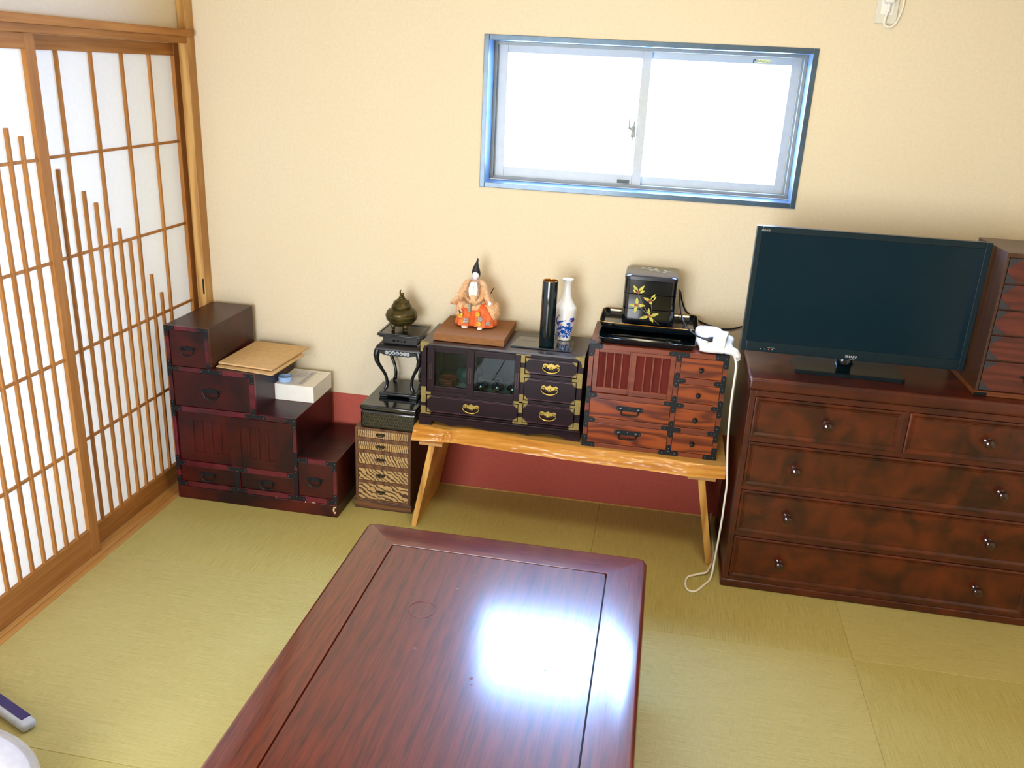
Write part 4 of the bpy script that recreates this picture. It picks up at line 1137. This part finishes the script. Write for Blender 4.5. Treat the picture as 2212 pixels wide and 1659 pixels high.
# ================================================================== TANSU WITH IRON FITTINGS
HY, HB = -.357, -.045
HX0, HX1, HZ0, HZ1 = 1.647, 2.138, .4155, .815
ts = thing('iron_bound_cabinet', 'orange wood cabinet with black iron fittings at the right end of the bench', 'cabinet', (1.892, -.2, HZ0))
m = M(); m.box(HX0, HX1, HY+.019, HB, HZ0, HZ1, .0015); m.box(HX0, HX1, HY, HY+.0185, HZ0, HZ0+.016, .001); m.box(HX0, HX1, HY, HY+.0185, HZ1-.018, HZ1, .001)
m.box(HX0, HX0+.016, HY, HY+.0185, HZ0+.016, HZ1-.018, .0005); m.box(HX1-.016, HX1, HY, HY+.0185, HZ0+.016, HZ1-.018, .0005); m.box(1.957, 1.974, HY, HY+.02, HZ0+.016, HZ1-.018, .001)
for z in (.618, .5225): m.box(HX0+.016, 1.957, HY, HY+.02, z-.010, z+.010, .001)
for z in (.709, .614, .518): m.box(1.974, HX1-.016, HY, HY+.02, z-.012, z+.012, .001)
finish(m, 'body', KEYF, ts)
for k, (x0, x1, yy) in enumerate(((1.664, 1.812, HY+.010), (1.800, 1.956, HY+.004))):
    m = M(); s_ = .018
    m.box(x0, x0+s_, yy, yy+.008, .629, .796, .0008, 0, 1); m.box(x1-s_, x1, yy, yy+.008, .629, .796, .0008, 0, 1)
    m.box(x0+s_, x1-s_, yy, yy+.008, .783, .796, .0008, 0, 1); m.box(x0+s_, x1-s_, yy, yy+.008, .629, .650, .0008, 0, 1)
    nb = 3; w_ = (x1-x0-2*s_)
    for q in range(nb): xx = x0+s_+w_*(q+1)/(nb+1); m.box(xx-.0028, xx+.0028, yy+.001, yy+.006, .65, .783, .0005, 0, 1)
    m.box(x0+s_, x1-s_, yy+.005, yy+.007, .648, .785, mi=1)
    finish(m, 'sliding_door', [KEYF, KEYP], ts)
def iron_bar_handle(parent, x, z, y):
    m = M(); m.capsule2d((x-.041, z+.003), (x+.041, z+.003), .009, 'y', y-.0015, y)
    rivets(m, [(x-.044, z+.003), (x, z+.006), (x+.044, z+.003)], y-.0015, .0022)
    m.tube([(x-.032, y-.002, z+.002), (x-.032, y-.010, z+.001), (x-.032, y-.013, z-.004), (x-.030, y-.013, z-.014), (x-.026, y-.013, z-.0175), (x+.026, y-.013, z-.0175), (x+.030, y-.013, z-.014), (x+.032, y-.013, z-.004), (x+.032, y-.010, z+.001), (x+.032, y-.002, z+.002)], .0028, 8)
    for q in (-1, 1): m.lathe([(.006, -.0035), (.006, .0035)], 0, 0, 0, 12) if False else m.blob((x+q*.032, y-.004, z+.003), (.0058, .0045, .0058), p=3, nu=12, nv=8, mi=1)
    finish(m, 'handle', [BLACKIRON, RIVET], parent)
for (z0, z1, hz_) in ((.5325, .608, .575), (.4315, .5125, .480)):
    d = drawer(ts, 1.663, 1.957, z0, z1, HY, KEYAKI, inset=.001, bev=.001); iron_bar_handle(d, 1.811, hz_, HY+.001)
for (z0, z1, hz_) in ((.721, .797, .756), (.626, .697, .660), (.530, .602, .564), (.4315, .506, .470)):
    d = drawer(ts, 1.974, 2.122, z0, z1, HY, KEYAKI, inset=.001, bev=.001)
    m = M(); rings = []
    for r, dy in ((.0035, 0), (.0035, -.005), (.0075, -.009), (.0085, -.013), (.0065, -.017), (.002, -.0185)):
        rings.append([Vector((2.047+r*math.cos(a*PI/9), HY+.001+dy, hz_+r*math.sin(a*PI/9))) for a in range(18)])
    m.loft(rings); m.ring((2.047, HY+.0005, hz_), .0075, .001, 'y', 18, 6)
    finish(m, 'knob', BLACKIRON, d)
def irons(segs): strap(ts, segs, HY, .0085, 'iron_fitting', .0018, round_=True)
irons([((1.937, .806), (1.995, .806)), ((1.966, .806), (1.966, .786))])
irons([((1.966, .690), (1.966, .730)), ((1.966, .709), (1.990, .709))])
irons([((1.966, .590), (1.966, .641)), ((1.938, .617), (1.994, .615))])
irons([((1.966, .494), (1.966, .544)), ((1.938, .521), (1.994, .518))])
irons([((1.937, .424), (1.995, .424)), ((1.966, .424), (1.966, .448))])
irons([((2.129, .735), (2.129, .683)), ((2.105, .709), (2.129, .709))])
irons([((2.129, .640), (2.129, .588)), ((2.105, .614), (2.129, .614))])
irons([((2.129, .544), (2.129, .492)), ((2.105, .518), (2.129, .518))])
irons([((1.656, .646), (1.656, .594)), ((1.656, .620), (1.680, .620))])
irons([((1.656, .550), (1.656, .498)), ((1.656, .523), (1.680, .523))])
def corner(sx, sz):
    cx = HX0 if sx > 0 else HX1; cz = HZ0 if sz > 0 else HZ1
    m = M(); pp = [(0, 0), (.047, 0), (.047, .013), (.042, .0175), (.0175, .0175), (.0175, .042), (.013, .047), (0, .047)]
    P = [(cx+sx*a, cz+sz*b_) for a, b_ in pp]
    m.prism(P, 'y', HY-.002, HY+.0004); rivets(m, [(cx+sx*.009, cz+sz*.009), (cx+sx*.038, cz+sz*.009), (cx+sx*.009, cz+sz*.038)], HY-.002)
    P2 = [(HY-.002-(-a), cz+sz*b_) for a, b_ in pp]
    m.prism(P2, 'x', cx-sx*.0015, cx+sx*.0005)
    if sz < 0:
        P3 = [(cx+sx*a, HY-.002+b_) for a, b_ in pp]; m.prism(P3, 'z', cz-.0005, cz+.0012)
    finish(m, 'iron_corner', [BLACKIRON, RIVET], ts)
for a in (1, -1):
    for b_ in (1, -1): corner(a, b_)

# lower dish
ZD = .8165
def dish(name, x0, x1, y0, y1, z, h, r, label, mats, flare=.012, rim=True, depth=.003):
    t_ = thing(name, label, 'tray', ((x0+x1)/2, (y0+y1)/2, z))
    def rrect(x0, x1, y0, y1, z, r):
        o = []
        for cx, cy, a0 in ((x1-r, y1-r, 0), (x0+r, y1-r, 1), (x0+r, y0+r, 2), (x1-r, y0+r, 3)):
            for i in range(7): a = (a0+i/6)*PI/2; o.append(Vector((cx+r*math.cos(a), cy+r*math.sin(a), z)))
        return o
    m = M(); f = flare
    m.loft([rrect(x0+f, x1-f, y0+f, y1-f, z, r*.7), rrect(x0+f*.5, x1-f*.5, y0+f*.5, y1-f*.5, z+h*.35, r*.9), rrect(x0, x1, y0, y1, z+h, r), rrect(x0+.003, x1-.003, y0+.003, y1-.003, z+h, r), rrect(x0+f*.5+.004, x1-f*.5-.004, y0+f*.5+.004, y1-f*.5-.004, z+h*.4, r*.9), rrect(x0+f+.006, x1-f-.006, y0+f+.006, y1-f-.006, z+depth, r*.7)])
    finish(m, 'tray_body', mats[0], t_)
    if rim:
        m = M(); P = rrect(x0+.001, x1-.001, y0+.001, y1-.001, z+h, r); P.append(P[0]); m.tube(P, .0015, 8); finish(m, 'rim', mats[1], t_)
    return t_, rrect
d1, rrect = dish('serving_tray', 1.672, 2.020, -.350, -.052, ZD, .022, .02, 'glossy black lacquer tray with moulded hollow directly on the iron bound cabinet', (BLACKLAC, GOLD), rim=False)
# moulded raised ridge around a gourd-shaped hollow
m = M(); pp = []
cx, cy = 1.842, -.272
for i in range(65):
    a = 2*PI*i/64; rx_ = .132; ry_ = .036*(1+.16*math.cos(2*a)); pp.append((cx+rx_*math.copysign(abs(math.cos(a))**.7, math.cos(a)), cy+ry_*math.copysign(abs(math.sin(a))**.6, math.sin(a)), ZD+.0055))
m.tube(pp, .0035, 8); finish(m, 'moulded_ridge', BLACKLAC, d1)
d2, _ = dish('serving_tray', 1.664, 2.029, -.234, -.012, .8405, .023, .028, 'black lacquer tray with gold rim under the stacked box', (BLACKLAC, GOLD), flare=.010)
# stacked lunch box
jb = thing('stacked_lacquer_box', 'three tier black lacquer box painted with gold leaves standing on the rimmed tray', 'box', (1.84, -.1, .844))
JX0, JX1, JY0, JY1 = 1.744, 1.937, -.198, -.018
def rb(x0, x1, y0, y1, z0, z1, r, name, ch=.004):
    m = M(); m.loft([rrect(x0+ch, x1-ch, y0+ch, y1-ch, z0, r), rrect(x0, x1, y0, y1, z0+ch*.6, r), rrect(x0, x1, y0, y1, z1-ch*.5, r), rrect(x0+ch*.6, x1-ch*.6, y0+ch*.6, y1-ch*.6, z1, r)]); return finish(m, name, LACB, jb)
LACB = plain('blue_black_lacquer', '050a10', .1, coat=.7, var=.15)
rb(JX0+.006, JX1-.006, JY0+.006, JY1-.006, .8437, .8575, .022, 'foot_ring')
rb(JX0, JX1, JY0, JY1, .8575, .916, .024, 'tier', .003); rb(JX0, JX1, JY0, JY1, .9165, .971, .024, 'tier', .0018); rb(JX0, JX1, JY0, JY1, .9715, 1.024, .024, 'tier', .0018)
m = M(); q0 = .001
m.loft([rrect(JX0-q0, JX1+q0, JY0-q0, JY1+q0, 1.0245, .025), rrect(JX0-q0, JX1+q0, JY0-q0, JY1+q0, 1.036, .025), rrect(JX0+.003, JX1-.003, JY0+.003, JY1-.003, 1.0405, .025), rrect(JX0+.02, JX1-.02, JY0+.02, JY1-.02, 1.0425, .02)])
m_l = finish(m, 'lid', plain('grey_sheen_lacquer', '1b1c24', .28, coat=.4, var=.05), jb)
def leaf(m, plane, c, L, a, w_, h, th=.0004, mi=0):
    o = []
    for t, q in ((0, 0), (.2, .55), (.45, 1), (.75, .6), (1, 0), (.75, -.6), (.45, -1), (.2, -.55)):
        u = t*L; v_ = q*w_; o.append((c[0]+u*math.cos(a)-v_*math.sin(a), c[1]+u*math.sin(a)+v_*math.cos(a)))
    m.prism(o, plane, h-th, h, mi=mi)
m = M(); yf = JY0-.0001
fl = [((1.797, .977), [(2.2, .034), (.95, .036), (2.75, .022), (.35, .026)]), ((1.796, .928), [(1.6, .032), (PI-.02, .030), (.1, .032), (-1.75, .030)]), ((1.845, .949), [(2.75, .030), (1.1, .032), (.75, .026), (-1.4, .012)]), ((1.846, .892), [(1.75, .032), (.35, .036), (3.45, .038), (-.95, .028)])]
for (c, lv) in fl:
    for a, L in lv: leaf(m, 'y', c, L, a, .0062, yf)
    for a in (0.5, 1.6, 2.4): leaf(m, 'y', (c[0]-.002, c[1]-.003), .012, a, .0028, yf-.0003, mi=1)
def stem(p, q):
    d = (Vector(q)-Vector(p)).normalized(); n = Vector((-d.y, d.x))*.0007
    m.prism([(p[0]-n.x, p[1]-n.y), (q[0]-n.x, q[1]-n.y), (q[0]+n.x, q[1]+n.y), (p[0]+n.x, p[1]+n.y)], 'y', yf-.0002, yf+.0002, mi=2)
stem((1.797, .975), (1.817, .936)); stem((1.817, .936), (1.846, .894)); stem((1.846, .948), (1.855, .905)); stem((1.800, .927), (1.835, .903)); stem((1.848, .89), (1.885, .862))
finish(m, 'painted_leaves', [LEAFY, LEAFR, STEM], jb)
m = M()
for c, lv in (((1.846, -.085), (0.1, 1.2, 2.9, 4.2, 5.4)), ((1.892, -.10), (0, 2.0, 4.3)), ((1.82, -.07), (1.1, 2.6, 3.6))):
    for a in lv: leaf(m, 'z', c, .032, a, .006, 1.0432, .0008)
finish(m, 'painted_leaves', SILVL, jb)
# towel + adapter
m = M()
m.blob((2.088, -.262, .8365), (.066, .086, .0170), p=3.4, amp=.16, freq=26, nu=48, nv=24, seed=2)
m.blob((2.066, -.215, .858), (.050, .058, .013), p=3.0, amp=.12, freq=20, nu=40, nv=20, seed=6)
m.tube([(2.112, -.342, .833), (2.14, -.342, .832), (2.158, -.340, .824), (2.170, -.338, .800)], [.012, .014, .0145, .014, .009], 14, smooth=4)
m.tube([(2.035, -.338, .8325), (2.07, -.343, .8325), (2.115, -.342, .832)], [.013, .014, .013], 14, smooth=4)
tag(finish(m, 'folded_towel', TOWEL, base=(2.09, -.26, .8165)), 'folded white towel at the right top corner of the iron bound cabinet', 'towel')
ad = thing('power_adapter', 'white power adapter box with black plug resting on the folded towel', 'adapter', (2.10, -.29, .86))
m = M(); m.box(2.082, 2.126, -.352, -.245, .842, .876, .003, seg=3, rot=Matrix.Rotation(-.16, 3, 'Z')); finish(m, 'case', WHITEP, ad)
m = M(); m.tube([(2.077, -.318, .860), (2.062, -.324, .861), (2.050, -.326, .862), (2.036, -.324, .864)], [.010, .0095, .006, .0045, .004], 10, smooth=3)
finish(m, 'black_plug', CORDB, ad)
m = M()
m.tube([(2.037, -.324, .864), (2.018, -.305, .866), (1.995, -.27, .872), (1.968, -.25, .90), (1.955, -.15, .93), (1.950, -.10, .958), (1.947, -.085, .972), (1.952, -.06, .962), (1.965, -.03, .915), (1.985, -.008, .874), (2.035, -.006, .842), (2.075, -.006, .827), (2.12, -.008, .818), (2.165, -.008, .822), (2.20, -.012, .835), (2.26, -.05, .87)], .0033, 8, smooth=8)
tag(finish(m, 'looped_black_cable', CORDB, base=(2.03, -.2, .845)), 'thin black cable looping beside the stacked box and behind the television', 'cord')
# white cord
m = M()
pth = [(2.150, -.30, .822), (2.157, -.36, .81), (2.158, -.424, .79), (2.158, -.426, .67), (2.165, -.426, .53), (2.176, -.430, .423), (2.1835, -.43, .36), (2.1838, -.43, .30), (2.183, -.44, .232), (2.180, -.45, .15), (2.176, -.455, .06), (2.168, -.49, .006), (2.141, -.545, .0042), (2.107, -.596, .0042), (2.078, -.580, .0042), (2.082, -.510, .0042), (2.126, -.478, .0075), (2.158, -.455, .012), (2.1835, -.32, .0045), (2.1835, -.18, .0045), (2.1835, -.06, .0045), (2.1835, -.012, .02)]
m.tube(pth, .0038, 10, smooth=8)
tag(finish(m, 'extension_cord', CORDW, base=(2.16, -.43, .4)), 'white cord hanging between bench and dresser and looping on the floor', 'cord')

# ================================================================== DRESSER
DYF, DB = -.521, -.045
DX0, DX1 = 2.205, 3.231
dr = thing('wide_dresser', 'large glossy red-brown dresser with five drawers under the television', 'dresser', (2.718, -.28, 0))
m = M(); m.box(DX0, DX1, DYF+.008, DB, .028, .762, .002); finish(m, 'body', DRESSF, dr)
m = M(); m.box(DX0-.010, DX1+.010, DYF-.006, DB, .758, .804, .012, seg=4); finish(m, 'top', DRESSF, dr)
m = M(); m.box(DX0-.006, DX1+.006, DYF-.004, DB, 0, .030, .006, seg=3); finish(m, 'plinth', DRESSF, dr)
m = M()
m.box(DX0, DX0+.019, DYF, DYF+.012, .03, .758, .001); m.box(DX1-.019, DX1, DYF, DYF+.012, .03, .758, .001)
for z0, z1 in ((.737, .758), (.574, .592), (.392, .408), (.209, .225), (.030, .042)): m.box(DX0+.019, DX1-.019, DYF, DYF+.012, z0, z1, .001)
m.box(2.700, 2.716, DYF, DYF+.012, .592, .737, .001)
finish(m, 'face_frame', DRESSF, dr)
def panel_drawer(x0, x1, z0, z1, knobs):
    m = M(); y = DYF
    # bevelled field: outer lip, slope down to recessed field
    def rc(i, yy): return [Vector(p) for p in ((x0+i, yy, z0+i), (x1-i, yy, z0+i), (x1-i, yy, z1-i), (x0+i, yy, z1-i))]
    m.loft([rc(.0012, y+.02), rc(.0012, y-.003), rc(.005, y-.0045), rc(.009, y-.004), rc(.016, y+.0015), rc(.019, y+.0015), rc(.0205, y-.0005)])
    d = finish(m, 'drawer', DRESS, dr, sharp=25)
    for kx, kz in knobs:
        m = M(); rings = []
        for r, dy in ((.0125, 0), (.0125, -.003), (.0075, -.006), (.0068, -.012), (.011, -.016), (.0150, -.021), (.0160, -.027), (.0140, -.033), (.008, -.0365), (.002, -.0375)):
            rings.append([Vector((kx+r*math.cos(a*PI/12), DYF+dy, kz+r*math.sin(a*PI/12))) for a in range(24)])
        m.loft(rings); finish(m, 'knob', KNOB, d)
panel_drawer(2.224, 2.700, .592, .737, [(2.464, .664)]); panel_drawer(2.716, 3.212, .592, .737, [(2.967, .664)])
for z0, z1, kz in ((.408, .574, .489), (.225, .392, .307), (.042, .209, .123)):
    panel_drawer(2.224, 3.212, z0, z1, [(2.389, kz), (3.046, kz)])

# ================================================================== TV
TY = -.36
tv = thing('television', 'black flat screen television standing on the red-brown dresser', 'television', (2.54, -.33, .805))
VX0, VX1, VZ0, VZ1 = 2.168, 2.9015, .845, 1.277
m = M(); frame4(m, VX0, VX1, VZ0, VZ1, .019, TY, TY+.022, .002, .036, .021); m.box(VX0+.01, VX1-.01, TY+.012, TY+.035, VZ0+.01, VZ1-.01, .004); m.box(VX0+.12, VX1-.12, TY+.03, TY+.075, VZ0+.02, VZ1-.12, .012)
hs = finish(m, 'housing', TVB, tv)
m = M(); m.box(VX0+.018, VX1-.018, TY+.003, TY+.013, VZ0+.035, VZ1-.020); finish(m, 'screen', SCREEN, tv)
m = M(); m.prism([(2.357, -.437), (2.696, -.437), (2.706, -.428), (2.706, -.30), (2.66, -.235), (2.41, -.235), (2.350, -.30), (2.350, -.428)], 'z', .8045, .8165); finish(m, 'foot_plate', TVB2, tv)
m = M(); m.lathe([(.034, .8165), (.030, .822), (.026, .832), (.026, .87)], 2.532, -.300, 0, 24, sx=1.0, sy=.7); finish(m, 'neck', TVB2, tv)
def text(s, size, x, z, y, mat, parent, name='logo', bold=0, sx=1.0, align='CENTER'):
    cu = bpy.data.curves.new(name, 'FONT'); cu.body = s; cu.size = size; cu.extrude = .0003; cu.align_x = align; cu.align_y = 'CENTER'; cu.offset = bold
    tmp = bpy.data.objects.new('tmp', cu); link(tmp)
    dg = bpy.context.evaluated_depsgraph_get(); me = bpy.data.meshes.new_from_object(tmp.evaluated_get(dg))
    bpy.data.objects.remove(tmp); me.materials.clear(); me.materials.append(mat)
    b = Vector(parent['_b'])
    me.transform(Matrix.Translation(Vector((x, y, z))-b) @ Matrix.Rotation(PI/2, 4, 'X') @ Matrix.Diagonal((sx, 1, 1, 1)))
    o = link(bpy.data.objects.new(name, me)); o.parent = parent; o['_b'] = list(b); return o
text('SHARP', .0105, 2.538, .8570, TY-.0004, LOGO, hs, 'logo', .0004, 1.25)
text('AQUOS', .0070, 2.1975, 1.2635, TY-.0004, LOGO, hs, 'logo', .0001, 1.15)
m = M(); random.seed(2)
for q in range(8): m.box(2.532+q*.0024, 2.5338+q*.0024, TY-.0003, TY, .8482, .8492)
m.box(2.26, 2.269, TY-.0003, TY, .8615, .8625)
for q in range(6): m.box(2.272+q*.002, 2.2735+q*.002, TY-.0003, TY, .8615, .8625)
finish(m, 'small_print', LOGO, hs)
m = M()
for x, mi in ((2.237, 0), (2.251, 0), (2.264, 1), (2.276, 0)): m.blob((x, TY, .856), (.0016, .0008, .0016), nu=8, nv=6, mi=mi)
finish(m, 'indicator_light', [LOGO, LEDR], hs)

# ================================================================== RIGHT TANSU ON DRESSER
JY, JB = -.477, -.20
rt = thing('stacked_drawer_chest', 'dark tall chest of thin drawers standing on the dresser beside the television', 'chest', (3.08, -.34, .8045))
RX0, RX1 = 2.908, 3.215
m = M(); m.box(RX0, RX1, JY+.010, JB, .818, 1.269, .0008); m.box(RX0, RX0+.008, JY, JY+.0095, .818, 1.2545, .0005); m.box(RX1-.008, RX1, JY, JY+.0095, .818, 1.2545, .0005); m.box(RX0, RX1, JY, JY+.0095, 1.255, 1.269)
RTW = wood('muted_red_brown_wood', '43180f', '63291c', 'x', 90, 14, .4, coat=.1, figure=.22, fs=9, fdist=12)
finish(m, 'body', wood('dark_brown_side_wood', '33180c', '523016', 'z', 40, 16, .45, coat=.15), rt)
m = M(); m.box(RX0-.004, RX1+.004, JY-.006, JB, .8045, .820, .002); finish(m, 'plinth', wood('brown_base_wood', '5a2c10', '7b4420', 'x', 40, 16, .45), rt)
GREYIRON = plain('greyed_iron', '3b3a40', .5, metal=.4)
zz = [(1.175, 1.255), (1.093, 1.171), (1.010, 1.089), (.926, 1.006), (.8215, .922)]
for z0, z1 in zz:
    d = drawer(rt, RX0+.010, RX1-.010, z0, z1, JY, RTW, inset=.001, bev=.001)
    for cx, sx in ((RX0+.010, 1), (RX1-.010, -1)):
        for cz, sz in ((z0+.002, 1), (z1-.002, -1)):
            m = M(); pp = [(0, 0), (.036, 0), (.033, .006), (.026, .007), (.024, .013), (.016, .015), (.013, .021), (.007, .024), (.005, .030), (0, .031)]
            P = [(cx+sx*a, cz+sz*b_) for a, b_ in pp]; m.prism(P, 'y', JY-.0005, JY+.0012)
            finish(m, 'iron_corner', GREYIRON, d)
    iron_bail(d, (RX0+RX1)/2, (z0+z1)/2, JY+.001, .8, mat=BLACKIRON)
m = M(); m.box(RX0-.0045, RX0+.035, JY-.0075, JY-.0055, .8055, .8165); finish(m, 'iron_corner', BLACKIRON, rt)

# ================================================================== LOW TABLE
TX0, TX1, TY1, TY0, TZ = 1.031, 1.919, -.984, -2.62, .340
tb = thing('low_table', 'low red-brown lacquered table with framed top in the foreground', 'table', (1.475, -1.8, 0))
fw = .117
def rrect2(x0, x1, y0, y1, r, n=5):
    o = []
    for cx, cy, a0 in ((x1-r, y1-r, 0), (x0+r, y1-r, 1), (x0+r, y0+r, 2), (x1-r, y0+r, 3)):
        for i in range(n+1): a = (a0+i/n)*PI/2; o.append((cx+r*math.cos(a), cy+r*math.sin(a)))
    return o
def frame_piece(kind):
    """mitred rail of the table top, with rounded outer edge"""
    m = M(); g = .0003
    th = .050; rings = []
    prof = [(fw-.0012, TZ-.004), (fw-.0025, TZ), (.012, TZ), (.005, TZ-.002), (.0015, TZ-.007), (0, TZ-.014), (0, TZ-.036), (.004, TZ-.046), (.012, TZ-th), (fw-.0012, TZ-th)]
    def corner_xy(i, which):
        if which == 'bl': return (TX0+i, TY1-i)
        if which == 'br': return (TX1-i, TY1-i)
        if which == 'fl': return (TX0+i, TY0+i)
        return (TX1-i, TY0+i)
    a, b = {'left': ('fl', 'bl'), 'right': ('br', 'fr'), 'back': ('bl', 'br'), 'front': ('fr', 'fl')}[kind]
    A = [Vector((*corner_xy(i, a), z)) for i, z in prof]; B = [Vector((*corner_xy(i, b), z)) for i, z in prof]
    # round the outer corners
    r = .026; cen = Vector((1.475, -1.8, 0))
    def corner_pts(P, Q):
        rnd, adj = [], []
        for (i, z), p, q in zip(prof, P, Q):
            k = max(0, 1-i/r); d = (q-p).normalized()
            inn = Vector((math.copysign(1, cen.x-p.x), math.copysign(1, cen.y-p.y), 0))
            rnd.append(p + inn*(.29*r*k)); adj.append(p + d*(r*.45*k + .0004) + inn*(.085*r*k))
        return rnd, adj, [p + (q-p).normalized()*(r*k_ + .001) for (i, z), p, q, k_ in [(a_[0], a_[1], a_[2], max(0, 1-a_[0][0]/r)) for a_ in zip(prof, P, Q)]]
    A2, A3, mid1 = corner_pts(A, B); B2, B3, mid2 = corner_pts(B, A)
    m.loft([A2, mid1, mid2, B2])
    return m
for k in ('left', 'right'):
    finish(frame_piece(k), 'side_rail', TABLE_F, tb, sharp=50)
for k in ('back', 'front'):
    finish(frame_piece(k), 'end_rail', TABLE_X, tb, sharp=50)
m = M()
m.prism(rrect2(TX0+fw+.0022, TX1-fw-.0022, TY0+fw+.0022, TY1-fw-.0022, .008), 'z', TZ-.018, TZ-.0006); finish(m, 'top_panel', TABLE_P, tb)
m = M(); m.box(TX0+fw-.002, TX1-fw+.002, TY0+fw-.002, TY1-fw+.002, TZ-.03, TZ-.012); finish(m, 'groove', plain('black_groove', '060304', .6), tb)
# water rings and wear
m = M(); zt = TZ-.0004
m.ring((1.326, -1.404, zt), .0375, .0009, 'z', 48, 6); m.ring((1.327, -1.405, zt), .0355, .0005, 'z', 48, 6)
random.seed(9)
for q in range(7):
    x = random.uniform(1.3, 1.78); y = random.uniform(-1.95, -1.2); r = random.uniform(.002, .006)
    pts = [(x+r*random.uniform(.6, 1.2)*math.cos(a*.9), y+r*random.uniform(.6, 1.2)*math.sin(a*.9)) for a in range(7)]
    m.prism(pts, 'z', zt-.0003, zt+.00005)
finish(m, 'water_mark', plain('hazy_water_mark', '6b3434', .5, coat=.3), tb)
for sx in (0, 1):
    for sy in (0, 1):
        x = TX0+.06 if sx == 0 else TX1-.13; y = TY1-.13 if sy == 0 else TY0+.06
        m = M(); m.box(x, x+.07, y, y+.07, 0, .291, .006, seg=3); finish(m, 'leg', TABLE_X, tb)
m = M(); m.box(TX0+.075, TX0+.095, TY0+.13, TY1-.13, .22, .289); m.box(TX1-.095, TX1-.075, TY0+.13, TY1-.13, .22, .289); m.box(TX0+.13, TX1-.13, TY1-.095, TY1-.075, .22, .289); m.box(TX0+.13, TX1-.13, TY0+.075, TY0+.095, .22, .289)
finish(m, 'apron', TABLE_X, tb)

# ================================================================== BOTTOM LEFT CORNER ITEMS
rc = thing('plastic_bar', 'pale grey plastic bar with indigo strip lying on the floor at the left edge', 'device', (.22, -1.68, 0))
m = M(); ang = math.atan2(-.05, .11)
R_z = Matrix.Rotation(-.38, 3, 'Z')
m.box(.02, .330, -1.735, -1.695, .002, .028, .012, seg=4, rot=R_z, piv=(.325, -1.735, 0)); finish(m, 'grey_case', plain('light_grey_plastic', 'b9c2cc', .35), rc)
m = M(); m.box(.02, .304, -1.722, -1.697, .026, .0300, .001, rot=R_z, piv=(.325, -1.735, 0)); finish(m, 'indigo_panel', INDIGO, rc)
bg = thing('white_bundle', 'white cloth bundle in clear plastic film at the bottom left corner', 'bundle', (.33, -2.05, 0))
m = M(); m.blob((.330, -2.062, .094), (.222, .206, .092), p=2.3, amp=.05, freq=6, nu=48, nv=26, seed=1); finish(m, 'cloth', plain('bright_white_cloth', 'f6f6f6', .9, var=.01), bg)
m = M(); m.blob((.330, -2.062, .0975), (.243, .224, .0965), p=2.3, amp=.05, freq=6, nu=48, nv=26, seed=1); finish(m, 'plastic_film', FILM, bg)

for o in bpy.data.objects:
    if '_b' in o: del o['_b']
